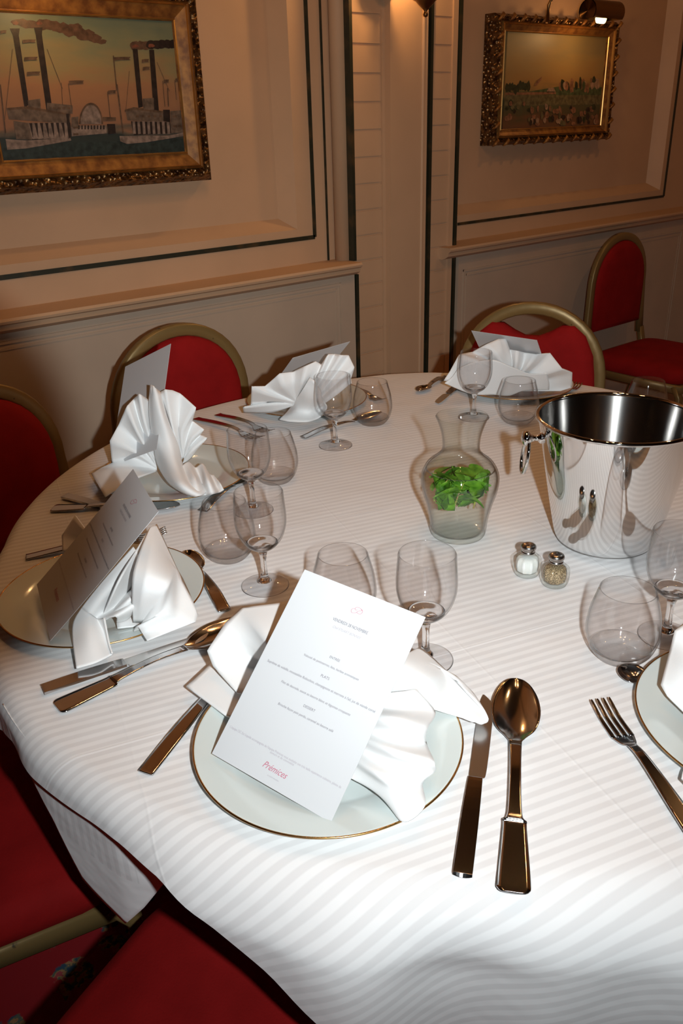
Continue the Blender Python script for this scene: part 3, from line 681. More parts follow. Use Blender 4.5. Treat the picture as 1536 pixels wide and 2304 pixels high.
for i, (p, lb) in enumerate(tl):
    if i == 0: tum0.location = (p[0], p[1], TOP); tum0['label'] = lb
    else: dup(tum0, (p[0], p[1], TOP), i, lb)

# carafe with mint water
cp = (.886, .801)
t = thing('carafe', 'clear glass carafe of mint water in the middle of the table', 'carafe', (cp[0], cp[1], TOP))
co = [(0, .0002), (.036, .0002), (.0425, .003), (.0445, .012), (.0465, .030), (.052, .055), (.0580, .075), (.0605, .092), (.0590, .106), (.0510, .121), (.038, .132), (.0300, .141), (.0283, .152), (.0300, .168), (.0345, .184), (.0395, .1965)]
ci = [(.0388, .1972), (.0380, .1965), (.0330, .184), (.0285, .168), (.0268, .152), (.0284, .141), (.0362, .131), (.0490, .1195), (.0570, .105), (.0585, .092), (.0560, .075), (.0500, .055), (.0445, .030), (.0420, .014), (.036, .0075), (0, .0065)]
mb = MB(); mb.lathe(sm(co, 4) + sm(ci, 4), 72); mb.build('vessel', GLASSC, t)
mb = MB(); wp = [(0, .0075), (.035, .0085), (.0412, .0145), (.0438, .030), (.0492, .055), (.0552, .075), (.0577, .092), (.0562, .105), (.0520, .1125), (.049, .1128), (0, .1125)]
mb.lathe(sm(wp, 3), 64); w_ = mb.build('water', WATER, None, loc=(cp[0], cp[1], TOP)); tag(w_, 'clear water filling the carafe up to its shoulder', 'water')
# mint sprigs floating in the water
def leafmesh(L, Wd, curl):
    V = []; Fc = []; n = 14
    for i in range(n + 1):
        s = i / n; w = Wd * (sin(pi * s ** .8) ** .75) * (1 + .12 * (i % 2)) if 0 < i < n else .0003
        z = curl * L * (s - s * s) * 2; x = L * s
        V += [(x, -w, z + .12 * w), (x, -w * .5, z - .03 * L), (x, 0, z - .045 * L), (x, w * .5, z - .03 * L), (x, w, z + .12 * w)]
    for i in range(n):
        for k in range(4): Fc.append((i * 5 + k, i * 5 + k + 1, (i + 1) * 5 + k + 1, (i + 1) * 5 + k))
    return V, Fc
rnd = random.Random(11)
sprigs = [((-.040, -.005, .060), (-.012, .004, .092), 'mint sprig at the left of the carafe with a reddish stem'), ((-.012, -.022, .052), (.004, -.004, .090), 'mint sprig with pale stem pointing down in the carafe'),
          ((.022, -.006, .046), (.024, .004, .088), 'mint sprig with the lowest leaf, right of centre in the carafe'), ((.008, .022, .075), (.034, .006, .098), 'bright mint sprig pressed to the right wall of the carafe'), ((-.004, .03, .080), (-.028, .012, .098), 'mint sprig floating at the back of the carafe')]
ux = Vector((RIGHT.x, RIGHT.y, 0)).normalized(); uy = Vector((-ux.y, ux.x, 0))
for si, (a, b2, lb) in enumerate(sprigs):
    ra_ = ux * a[0] + uy * a[1] + Vector((0, 0, a[2])); rb_ = (ux * b2[0] + uy * b2[1]) * 1.45 + Vector((0, 0, b2[2]))
    t = thing('mint_sprig', lb, 'herb', (cp[0], cp[1], TOP), 0, 'mint sprigs in the carafe')
    mid = (ra_ + rb_) / 2 + Vector((.004, .003, .002)); mb = MB(); mb.tube([ra_, mid, rb_], [.0016, .0013, .0008], 8); mb.build('stem', STEM, t)
    for k in range(11):
        f = .2 + .8 * k / 10; base = ra_.lerp(rb_, f); az = rnd.uniform(0, 2 * pi); L_ = rnd.uniform(.034, .048); tilt = rnd.uniform(-.5, .45)
        for tr in range(60):
            d = Vector((cos(az) * cos(tilt), sin(az) * cos(tilt), sin(tilt))); e = base + d * L_
            rmax = lerp(e.z, [.03, .055, .075, .092, .105, .112], [.041, .047, .054, .057, .054, .049])
            mid_ = base + d * L_ * .5
            if math.hypot(e.x, e.y) < rmax and .045 < e.z < .108 and mid_.z < .106: break
            az += .7; tilt = rnd.uniform(-.6, .45); L_ *= .985
        V, Fc = leafmesh(L_, L_ * .28, rnd.uniform(-.2, .25)); rot = d.to_track_quat('X', 'Z').to_matrix() @ Matrix.Rotation(rnd.uniform(-1.0, 1.0), 3, 'X')
        lim = []
        for q in V:
            w = base + rot @ Vector(q); rm = lerp(w.z, [.0, .03, .055, .075, .092, .105, .112], [.038, .043, .0485, .0545, .0570, .055, .050]); hr = math.hypot(w.x, w.y)
            if hr > rm: w.x *= rm / hr; w.y *= rm / hr
            w.z = min(w.z, .1105); lim.append(w)
        mesh('leaf', lim, Fc, LEAF, t)

# ice bucket
bp_ = (1.033, .631); t = thing('ice_bucket', 'polished steel ice bucket with ring handles at the right', 'ice bucket', (bp_[0], bp_[1], TOP))
bo = [(0, .0006), (.056, .0006), (.066, .003), (.074, .010), (.080, .030), (.0945, .10), (.1135, .199)]
bi = [(.1125, .199), (.0935, .10), (.079, .030), (.073, .011), (.065, .0045), (0, .003)]
mb = MB(); mb.lathe(sm(bo, 6), 96); mb.build('outer_wall', CHROME, t)
mb = MB(); mb.lathe(sm(bi, 6), 96); mb.build('inner_wall', BRUSH, t)
mb = MB(); mb.tube([(.1145 * cos(2 * pi * k / 72), .1145 * sin(2 * pi * k / 72), .201) for k in range(72)], .0032, 10, closed=True); mb.build('rolled_rim', CHROME, t)
hd = Vector((RIGHT.x, RIGHT.y, 0)).normalized()
for s in (-1, 1):
    d = hd * s; e = Vector((-d.y, d.x, 0)); h0 = d * .1085 + Vector((0, 0, .172))
    mb = MB(); mb.tube([h0 - d * .002, h0 + d * .003, h0 + d * .006, h0 + d * .010, h0 + d * .016, h0 + d * .020, h0 + d * .027, h0 + d * .030], [.008, .008, .004, .004, .006, .011, .011, .004], 18); hdl = mb.build('handle_boss', CHROME, t)
    mb = MB(); cc = h0 + d * .020 + Vector((0, 0, -.028)); mb.tube([cc + e * (.017 * cos(a)) + Vector((0, 0, .026 * sin(a))) + d * (.006 * (1 - sin(a))) * .5 for a in [2 * pi * k / 40 for k in range(40)]], .0028, 10, closed=True); mb.build('ring', CHROME, hdl)

# shakers
def shaker(name, label, xy, fill, fname):
    t = thing(name, label, 'shaker', (xy[0], xy[1], TOP), 0, None)
    fl_ = lambda a, z: 1 + (.13 * abs(cos(a * 4.5)) - .08) * sst(z, .003, .01) * (1 - sst(z, .026, .034))
    mb = MB(); mb.lathe(sm([(0, .0003), (.014, .0003), (.0175, .003), (.0195, .010), (.0198, .020), (.0180, .028), (.0125, .033), (.0095, .0355), (.0092, .038)], 4), 80, flute=fl_)
    mb.lathe(sm([(.0075, .038), (.0078, .0345), (.0125, .030), (.0150, .026), (.0160, .018), (.0155, .009), (.012, .005), (0, .0045)], 4), 80); mb.build('glass_body', GLASSS, t)
    mb = MB(); mb.lathe([(0, .0052), (.0118, .0056), (.0150, .0085), (.0158, .018), (.0150, .0245), (.0125, .0285), (0, .0290)], 45, flute=lambda a, z: 1 + .05 * cos(a * 9)); mb.build(fname, fill, t)
    mb = MB(); mb.lathe(sm([(.0096, .0355), (.0100, .037), (.0090, .0385), (.0092, .0405), (.0108, .0420), (.0112, .0440), (.0100, .0472), (.006, .0492), (0, .0498)], 4), 40)
    cap = mb.build('metal_cap', CAP, t)
    mb = MB()
    for k in range(7):
        a = k * pi / 3; rr = 0 if k == 6 else .005; mb.lathe([(0, .0505 - rr * .15), (.0006, .0504 - rr * .15), (.0006, .049 - rr * .15)], 8, c=(rr * cos(a), rr * sin(a), -.0003))
    mb.build('pour_hole', INK, cap)
    return t
shaker('salt_shaker', 'faceted glass salt shaker with metal cap, left of the pair', tb(1184, 1292), SALT, 'salt')
shaker('pepper_shaker', 'faceted glass pepper shaker with metal cap, right of the pair', tb(1246, 1315), PEPPER, 'pepper')

# ------------------------------------------------------------------ plates
def make_plate(label, xy, grp='gold rimmed dinner plates'):
    t = thing('dinner_plate', label, 'plate', (xy[0], xy[1], TOP), 0, grp)
    P = [(0, .0005), (.080, .0005), (.086, .002), (.093, .004), (.120, .0095), (.1395, .0135), (.1415, .0145), (.1408, .0155), (.1385, .0152), (.120, .0122), (.097, .0085), (.0925, .0062), (.086, .0045), (.06, .004), (0, .004)]
    mb = MB(); mb.lathe(P[:8] + P[8:], 128); mb.build('china_body', CHINA, t)
    mb = MB(); mb.tube([(.1411 * cos(2 * pi * k / 128), .1411 * sin(2 * pi * k / 128), .0149) for k in range(128)], .00115, 8, closed=True); mb.build('gold_rim', GOLD, t)
    return t
P1 = make_plate('gold rimmed plate under the nearest menu card', (.4185, .5515))
PL = [((.3715, .998), 'gold rimmed plate at the left edge under the shaded menu card'), ((.668, 1.325), 'gold rimmed plate under the tallest standing napkin'), ((1.128, 1.512), 'gold rimmed plate under the fan napkin left of the middle'),
      ((1.566, 1.250), 'gold rimmed plate under the farthest napkin by the gapped chair'), ((.790, .255), 'gold rimmed plate cut by the right edge beside a fork')]
PLO = [P1] + [dup(P1, (p[0], p[1], TOP), 0, lb) for p, lb in PL]

# ------------------------------------------------------------------ cutlery
def strip(m, st, th=.0018, n=7):
    """st: stations (x, halfwidth, z, dish) along x; closed thin solid"""
    st = crom(st, 4); k = len(st); V = []
    for x, w, z, d in st:
        w = max(w, .0004)
        for j in range(n): a = -1 + 2 * j / (n - 1); V.append((x, w * a, z - d * (1 - a * a)))
    for x, w, z, d in st:
        w = max(w, .0004)
        for j in range(n): a = -1 + 2 * j / (n - 1); V.append((x, w * a, z - d * (1 - a * a) - th * (1 - .4 * a * a)))
    Fc = []; B = k * n
    for i in range(k - 1):
        for j in range(n - 1):
            Fc += [(i * n + j, (i + 1) * n + j, (i + 1) * n + j + 1, i * n + j + 1), (B + i * n + j, B + i * n + j + 1, B + (i + 1) * n + j + 1, B + (i + 1) * n + j)]
        for j in (0, n - 1): Fc.append((i * n + j, (i + 1) * n + j, B + (i + 1) * n + j, B + i * n + j)[::1 if j else -1])
    for i in (0, k - 1):
        for j in range(n - 1): Fc.append((i * n + j, i * n + j + 1, B + i * n + j + 1, B + i * n + j)[::-1 if i else 1])
    m.add(V, Fc)
def place(t, a, b):
    """handle end at a, tip at b (world xy)"""
    t.location = (a[0], a[1], TOP + (a[2] if len(a) > 2 else 0)); t.rotation_euler = (0, 0, math.atan2(b[1] - a[1], b[0] - a[0])); return t
def spoon(label, a, b, wb=.0225, style='fiddle', grp='spoons on the table', L=None):
    L = L or math.dist(a[:2], b[:2]); t = thing('spoon', label, 'spoon', group=grp); place(t, a, b); bl = L * .365; x0 = L - bl
    m = MB()
    if style == 'fiddle': strip(m, [(0, .0098, .004, 0), (.003, .0135, .004, 0), (.012, .0145, .0042, 0), (L * .24, .0112, .006, 0), (L * .265, .0112, .007, 0), (L * .29, .0070, .009, 0), (x0 * .75, .0056, .012, 0), (x0, .0066, .0085, 0)], .0025)
    else: strip(m, [(0, .0092, .003, 0), (.01, .0092, .0035, 0), (x0 * .4, .0085, .010, 0), (x0 * .8, .0058, .010, 0), (x0, .0050, .006, .0)], .0022)
    m.build('handle', STEEL, t)
    m = MB(); strip(m, [(x0, .0066, .0085, 0), (x0 + bl * .07, wb * .42, .0080, .002), (x0 + bl * .2, wb * .80, .0085, .0055), (x0 + bl * .42, wb, .0095, .0080), (x0 + bl * .65, wb * .93, .0105, .0082), (x0 + bl * .85, wb * .66, .0108, .0060), (x0 + bl * .96, wb * .34, .0105, .0025), (L, .0008, .0098, 0)], .0012, 15); m.build('bowl', STEEL, t)
    return t
def knife(label, a, b, wk=.0092, grp='table knives'):
    L = math.dist(a[:2], b[:2]); t = thing('knife', label, 'knife', group=grp); place(t, a, b); hx = L * .46
    m = MB(); strip(m, [(0, wk * .96, .0062, 0), (.002, wk, .0068, 0), (hx * .5, wk * .98, .0070, 0), (hx * .97, wk * .85, .0062, 0), (hx, wk * .76, .0055, 0)], .006); bev(m.build('handle', STEEL, t, smooth=False), .0006)
    m = MB(); k = crom([(hx, .0062, -.0060), (hx + .004, .0062, -.0066), (hx + .010, .0066, -wk * 1.15), (L * .75, .0068, -wk * 1.2), (L * .93, .0060, -.0085), (L, .0035, .0020)], 6)
    V = []
    for x, ya, yb in k: V += [(x, ya, .0045), (x, yb, .0040), (x, ya, .0030), (x, yb, .0036)]
    Fc = []
    for i in range(len(k) - 1): o = i * 4; q = o + 4; Fc += [(o, q, q + 1, o + 1), (o + 2, o + 3, q + 3, q + 2), (o, o + 2, q + 2, q), (o + 1, q + 1, q + 3, o + 3)]
    m.add(V, Fc + [(0, 1, 3, 2)]); m.build('blade', BLADE, t, smooth=False)
    return t
def fork(label, a, b, grp='table forks', L=None):
    L = L or math.dist(a[:2], b[:2]); t = thing('fork', label, 'fork', group=grp); place(t, a, b); x0 = L * .70
    m = MB(); strip(m, [(0, .0092, .003, 0), (.01, .0092, .0035, 0), (x0 * .45, .0085, .009, 0), (x0 * .85, .0055, .012, 0), (x0, .0048, .008, 0)], .0024); m.build('handle', STEEL, t)
    m = MB(); xs = x0 + .26 * (L - x0); strip(m, [(x0, .0048, .008, 0), (x0 + .006, .0085, .0055, .0005), (xs, .0125, .0035, .001)], .0020, 9)
    for k in range(4):
        y = -.0104 + k * .00693; st = [(xs - .001, .0024, .0035, 0), (xs + (L - xs) * .5, .0021, .004, 0), (L - .004, .0015, .0095, 0), (L, .0005, .011, 0)]
        mm = MB(); strip(mm, st, .0018, 5); mm.V = [(x, yy + y, z) for x, yy, z in mm.V]; m.add(mm.V, mm.F)
    m.build('tines', STEEL, t)
    return t
def pt(px, py, z=.004): q = T(px, py, z); return (q.x, q.y)
spoon('large steel spoon lying bowl up on the cloth right of the near plate', pt(1155, 2008), pt(1161, 1526, .010), .0265)
knife('steel knife between the near plate and the large spoon', pt(1041, 1965), pt(1094, 1565), .0085)
fork('fork with square handle end, its tines under the near napkin', pt(326, 1737), pt(560, 1480))
knife('steel knife pointing under the spoon, between left and near plates', pt(100, 1553), pt(470, 1428))
spoon('big spoon left of the near napkin, its bowl in shadow', pt(128, 1592), pt(562, 1392, .01), .026)
spoon('small dessert spoon right of the shaded left plate', pt(505, 1372), pt(420, 1238, .01), .0155, 'flat')
fork('bronze lit fork handle at the far left of the shaded card', pt(58, 1252), pt(375, 1200))
spoon('spoon with rounded handle end between left plate and tall napkin', pt(118, 1143), pt(405, 1136, .01), .020)
knife('knife under the drooping tip of the tall napkin', pt(147, 1117), pt(330, 1165))
spoon('dessert spoon leaning out from the plate of the tall napkin', pt(455, 1148), pt(562, 1060, .01), .0155, 'flat')
fork('fork with wide handle, left of the fan napkin plate', pt(440, 940), pt(588, 990))
fork('inner fork beside the plate rim of the fan napkin', pt(489, 931), pt(610, 975))
spoon('dessert spoon seen through the far left tumbler', pt(680, 983), pt(858, 926, .01), .0155, 'flat')
fork('small dessert fork seen through the far left tumbler', pt(770, 866), pt(862, 904))
spoon('spoon with its bowl out at the left of the farthest plate', pt(1006, 845), pt(925, 888, .01), .017, 'flat', L=.17)
knife('knife tip showing under the farthest plate', pt(1030, 868), pt(983, 908))
fork('fork standing out right of the farthest plate', pt(1230, 905), pt(1300, 866))
fork('fork with its tines toward the tumbler at lower right', pt(1640, 1990), pt(1350, 1570, .012))
spoon('spoon bowl peeping out under the right edge plate', pt(1560, 1590), pt(1392, 1506, .006), .018, 'flat')
spoon('spoon lying past the ice bucket at the right edge', pt(1600, 938), pt(1498, 914, .01), .018, 'flat')

# ------------------------------------------------------------------ menu cards
def rectfit(corn, Wd, Hd, pin):
    return corn
def card(label, BL, BR, TL, text=None, Hc=.2127, bend=0.0):
    X = (BR - BL); Wd = X.length; X = X.normalized(); Yv = (TL - BL); Yv = (Yv - X * Yv.dot(X)).normalized(); Nn = X.cross(Yv).normalized()
    if (EYE - BL).dot(Nn) < 0: Nn = -Nn
    t = thing('menu_card', label, 'menu card', BL, 0, 'menu cards on the plates')
    V = []; n = 12
    for i in range(n + 1):
        f = i / n; off = Nn * (bend * (f * f))
        for side in (0, .0005):
            V += [Yv * Hc * f + off - Nn * side, X * Wd + Yv * Hc * f + off - Nn * side]
    Fc = []
    for i in range(n):
        o = i * 4; q = o + 4; Fc += [(o, o + 1, q + 1, q), (o + 2, q + 2, q + 3, o + 3), (o, q, q + 2, o + 2), (o + 1, o + 3, q + 3, q + 1)]
    Fc += [(0, 2, 3, 1), (n * 4, n * 4 + 1, n * 4 + 3, n * 4 + 2)]
    mesh('card_sheet', V, Fc, CARD, t, False)
    bm = t.children[0]
    if text: text(t, BL, X, Yv, Nn, Wd, Hc, bend)
    return t
def txtmesh(s, shear=0):
    cu = bpy.data.curves.new('lettering', 'FONT'); cu.body = s; cu.size = 1; cu.resolution_u = 3; cu.shear = shear; cu.space_character = 1.0
    o = bpy.data.objects.new('lettering', cu); COL.objects.link(o); bpy.context.view_layer.update()
    dg = bpy.context.evaluated_depsgraph_get(); me = o.evaluated_get(dg).to_mesh()
    V = [v.co.copy() for v in me.vertices]; Fc = [tuple(p.vertices) for p in me.polygons]
    o.evaluated_get(dg).to_mesh_clear(); bpy.data.objects.remove(o); bpy.data.curves.remove(cu)
    xs = [v.x for v in V]; x0 = min(xs); w = max(xs) - x0
    return [(v.x - x0, v.y) for v in V], Fc, w
def inkparts(t, V, Fc, FM):
    for nm, m_, sel in (('menu_lettering', INK, (0,)), ('heading_lettering', INK, (3,)), ('small_lettering', INK2, (1,)), ('rose_logo', PINK, (2,))):
        F2 = [f for f, k in zip(Fc, FM) if k in sel]; ids = sorted({i for f in F2 for i in f}); mp = {v: i for i, v in enumerate(ids)}
        mesh(nm, [V[i] for i in ids], [tuple(mp[i] for i in f) for f in F2], m_, t, False)
# lines of the menu: text, centre (u from the left, v from the bottom, in card widths/heights), width as share of card width, letter height factor, ink, shear
MENU = []
def menu_text(t, BL, X, Yv, Nn, Wd, Hc, bend):
    def uvp(px, py):
        d = ray(px, py); k = (BL - EYE).dot(Nn) / d.dot(Nn); P = EYE + d * k - BL; return P.dot(X), P.dot(Yv)
    Ls = [('VENDREDI 28 NOVEMBRE', (748, 1395), (826, 1428), 1.25, 3, 0), ('Chef STUART BONNES', (748, 1412), (811, 1437), 1.1, 1, .35),
          ('ENTRÉE', (741, 1480), (764, 1489), 1.0, 0, 0), ('Velouté de potimarron, feta, herbes aromatiques', (683, 1475), (807, 1530), 1.05, 0, .15),
          ('PLATS', (721, 1522), (740, 1530), 1.0, 0, 0), ('Suprême de volaille, mousseline Robuchon, champignons et marrons à l\'ail, jus de viande corsé', (601, 1488), (844, 1602), 1.1, 0, .15),
          ('Filet de daurade, sauce au beurre blanc et légumes croquants', (632, 1535), (788, 1609), 1.05, 0, .15), ('DESSERT', (682, 1590), (708, 1602), 1.0, 0, 0),
          ('Brioche façon pain perdu, caramel au beurre salé', (625, 1585), (750, 1645), 1.05, 0, .15),
          ('L\'équipe CIC Est Liquide accompagnée de l\'équipe Prémices vous souhaite une très belle expérience culinaire, pleine de', (517, 1637), (769, 1769), 1.25, 1, 0),
          ('saveurs et de convivialité', (607, 1694), (661, 1722), 1.1, 1, 0), ('Prémices', (590, 1724), (644, 1752), 1.15, 2, .45), ('LE GOÛT DU BON', (601, 1745), (627, 1757), 1.0, 1, 0)]
    V = []; Fc = []; FM = []
    for s, a, b2, hf, ink, sh in Ls:
        A = Vector(uvp(*a)); B = Vector(uvp(*b2)); d = B - A; wl_ = d.length; d.normalize(); 
        if abs(d.y) < .12: d = Vector((1, 0))
        nrm = Vector((-d.y, d.x)); vs, fs, w = txtmesh(s, sh); k = wl_ / w; q = len(V)
        for (x, y) in vs: P = A + d * (x * k) + nrm * (y * k * hf); V.append(X * P.x + Yv * P.y + Nn * .0004)
        Fc += [tuple(i + q for i in f) for f in fs]; FM += [ink] * len(fs)
    # monogram: a swash capital drawn with thin strokes
    c0 = Vector(uvp(803, 1375)); sc = .0058
    for pts in ([(.9, .5), (.35, .85), (-.3, .75), (-.55, .35), (-.3, .1), (0, .3)], [(.95, .55), (.3, .1), (-.1, -.5), (-.8, -.75), (-1.1, -.2), (-.85, .25), (-.6, .3)], [(.6, .75), (1.05, .45), (1.0, -.2), (.5, -.45), (.1, -.3)]):
        P = crom(pts, 5)
        for i in range(len(P) - 1):
            a = Vector(P[i]); b2 = Vector(P[i + 1]); dd = (b2 - a); nn = Vector((-dd.y, dd.x)).normalized() * .035; q = len(V)
            for w in (a + nn, b2 + nn, b2 - nn, a - nn): V.append(X * (c0.x + w.x * sc) + Yv * (c0.y + w.y * sc * .8) + Nn * .0004)
            Fc.append((q, q + 1, q + 2, q + 3)); FM.append(2)
    inkparts(t, V, Fc, FM)
def generic_text(t, BL, X, Yv, Nn, Wd, Hc, bend):
    Ls = [('VENDREDI 28 NOVEMBRE', .5, .815, .30, 1.25, 3), ('Chef STUART BONNES', .5, .78, .25, 1.1, 1), ('ENTRÉE', .5, .665, .09, 1, 0), ('Velouté de potimarron, feta, herbes aromatiques', .5, .63, .47, 1.05, 0), ('PLATS', .5, .575, .07, 1, 0),
          ('Suprême de volaille, mousseline Robuchon, champignons et marrons à l\'ail, jus de viande corsé', .5, .54, .94, 1.1, 0), ('Filet de daurade, sauce au beurre blanc et légumes croquants', .5, .475, .60, 1.05, 0), ('DESSERT', .5, .41, .10, 1, 0), ('Brioche façon pain perdu, caramel au beurre salé', .5, .375, .48, 1.05, 0),
          ('L\'équipe CIC Est Liquide accompagnée de l\'équipe Prémices vous souhaite une très belle expérience culinaire, pleine de', .5, .22, .92, 1.25, 1), ('Prémices', .5, .12, .21, 1.15, 2)]
    V = []; Fc = []; FM = []
    for s, cu, cv, ww, hf, ink in Ls:
        vs, fs, w = txtmesh(s, .2); k = ww * Wd / w; q = len(V)
        for (x, y) in vs:
            f = cv + y * k * hf / Hc
            V.append(X * (cu * Wd - ww * Wd / 2 + x * k) + Yv * f * Hc + Nn * (.0004 + bend * f * f))
        Fc += [tuple(i + q for i in f) for f in fs]; FM += [ink] * len(fs)
    for pts in ([(.9, .5), (.35, .85), (-.3, .75), (-.55, .35), (-.3, .1), (0, .3)], [(.95, .55), (.3, .1), (-.1, -.5), (-.8, -.75), (-1.1, -.2), (-.85, .25)]):
        P = crom(pts, 4)
        for i in range(len(P) - 1):
            a = Vector(P[i]); b2 = Vector(P[i + 1]); dd = (b2 - a); nn = Vector((-dd.y, dd.x)).normalized() * .05; q = len(V)
            for w in (a + nn, b2 + nn, b2 - nn, a - nn): V.append(X * (.5 * Wd + w.x * .008) + Yv * (.89 * Hc + w.y * .006) + Nn * (.0004 + bend * .8))
            Fc.append((q, q + 1, q + 2, q + 3)); FM.append(2)
    inkparts(t, V, Fc, FM)
def up(P): return EYE + (Vector(P) + Vector((0, 0, -.6))) 
k_ = 1.034
def sc(P): v = Vector(P) - Vector((0, 0, .6)); return EYE + v * k_
card('nearest white menu card with printed menu, leaning on its napkin', sc((.2975, .5835, .0385)), sc((.3345, .4425, .0305)), sc((.4455, .6105, .1775)), menu_text, .2127)
def fitcard(obs, guess, Wd=.1527, Hc=.2127):
    """least squares pose of an A5 card from the pixels of its corners / edge points: obs (u, v, px, py)"""
    P = list(guess)
    def basis(P):
        az, ti, ro = P[3], P[4], P[5]
        R_ = Matrix.Rotation(az, 3, 'Z') @ Matrix.Rotation(ti, 3, 'X') @ Matrix.Rotation(ro, 3, 'Y')
        return R_ @ Vector((1, 0, 0)), R_ @ Vector((0, 0, 1))
    def res(P):
        X, Yv = basis(P); O = Vector(P[:3]); out = []
        for u_, v_, px, py in obs:
            q = O + X * Wd * u_ + Yv * Hc * v_ - EYE; zc = q.dot(FWD); out += [(F * q.dot(RIGHT) / zc + 768 - px) / 10, (F * q.dot(DOWN) / zc + 1152 - py) / 10]
        for i, w in enumerate((8, 8, 70, .8, 1.5, 3.0)): out.append((P[i] - guess[i]) * w)
        return out
    import numpy as np
    lam = 1e-2
    for it in range(60):
        r0 = np.array(res(P)); J = np.zeros((len(r0), 6))
        for i in range(6):
            Q = list(P); Q[i] += 1e-5; J[:, i] = (np.array(res(Q)) - r0) / 1e-5
        d = np.linalg.solve(J.T @ J + lam * np.eye(6), -J.T @ r0); Q = [a + b for a, b in zip(P, d)]
        if sum(x * x for x in res(Q)) < float(r0 @ r0): P = Q; lam *= .5
        else: lam *= 4
    X, Yv = basis(P); O = Vector(P[:3])
    print('card', [round(x, 3) for x in P], 'err', [round(x * 10, 1) for x in res(P)[:len(obs) * 2]])
    return O, O + X * Wd, O + Yv * Hc
o_, x_, y_ = fitcard([(0, 1, 305, 1054), (1, 1, 362, 1157), (1, 0, 112, 1440), (0, 0, 82, 1318)], (.30, 1.03, TZ + .02, RAD(-105), RAD(-55), 0))
card('menu card in shadow slanting over the left edge plate', o_, x_, y_, generic_text, bend=.004)
o_, x_, y_ = fitcard([(0, 1, 279, 834), (1, 1, 379, 781), (0, .35, 268, 958), (1, .55, 370, 877)], (.62, 1.42, TZ + .03, RAD(-35), RAD(-12), 0))
card('blank backed menu card upright behind the tallest napkin', o_, x_, y_)
o_, x_, y_ = [Vector((x, y, TZ + z)) for x, y, z in ((.998, 1.523, .021), (1.151, 1.520, .029), (.988, 1.365, .163))]
card('menu card propped behind the fan napkin left of the middle', o_, x_, y_)
o_, x_, y_ = [Vector((x, y, TZ + z)) for x, y, z in ((1.549, 1.309, .028), (1.601, 1.166, .021), (1.401, 1.249, .169))]
card('menu card behind the farthest napkin before the gapped chair', o_, x_, y_)

# ------------------------------------------------------------------ napkins
def patches(name, label, ps, grp='folded white napkins'):
    """each patch: rays (lists of world points, inner to outer) ordered round the fold; linear creases between rays, smooth along them"""
    V = []; Fc = []
    for rays, nu, soft in ps:
        R2 = []
        for r in rays:
            c_ = [Vector(q_) for q_ in crom(r, 10)]; d_ = [0.0]
            for i_ in range(len(c_) - 1): d_.append(d_[-1] + (c_[i_ + 1] - c_[i_]).length)
            out_ = []; j_ = 0
            for i_ in range(25):
                t_ = d_[-1] * i_ / 24
                while j_ < len(c_) - 2 and d_[j_ + 1] < t_: j_ += 1
                f_ = (t_ - d_[j_]) / max(d_[j_ + 1] - d_[j_], 1e-9); out_.append(tuple(c_[j_].lerp(c_[j_ + 1], min(f_, 1))))
            R2.append(out_)
        m_ = 25
        rows = []
        if soft:
            for j in range(m_): rows.append(crom([tuple(r[j]) for r in R2], nu))
            cols = len(rows[0]); grid = [[rows[j][i] for j in range(m_)] for i in range(cols)]
        else:
            grid = []
            for i in range(len(R2) - 1):
                for s in range(nu):
                    f = s / nu; f = f + .10 * sin(2 * pi * f) * .5
                    grid.append([tuple(a + (b - a) * f for a, b in zip(R2[i][j], R2[i + 1][j])) for j in range(m_)])
            grid.append(R2[-1])
        o = len(V); n = len(grid)
        for g_ in grid: V += g_
        for i in range(n - 1):
            for j in range(m_ - 1): Fc.append((o + i * m_ + j, o + i * m_ + j + 1, o + (i + 1) * m_ + j + 1, o + (i + 1) * m_ + j))
    ob = mesh(name, V, Fc, NAPK, None, True)
    md = ob.modifiers.new('cloth_thickness', 'SOLIDIFY'); md.thickness = .0022; md.offset = 0
    return tag(ob, label, 'napkin', grp)
def Q(*P): return [tuple(T(x, y, z)) for x, y, z in P]
def vplane(base_px, z0=.01, lean=0.0, ramp=80.0):
    B = T(*base_px, z0); n = Vector((FWD.x, FWD.y, 0)).normalized()
    d0 = (B - EYE).dot(n)
    def q(*P): return [tuple(T(p[0], p[1], p[2])) if len(p) > 3 else tuple(EYE + ray(p[0], p[1]) * ((d0 + p[2] - lean * min(1, max(0, (base_px[1] - p[1]) / ramp))) / ray(p[0], p[1]).dot(n))) for p in P]
    return q
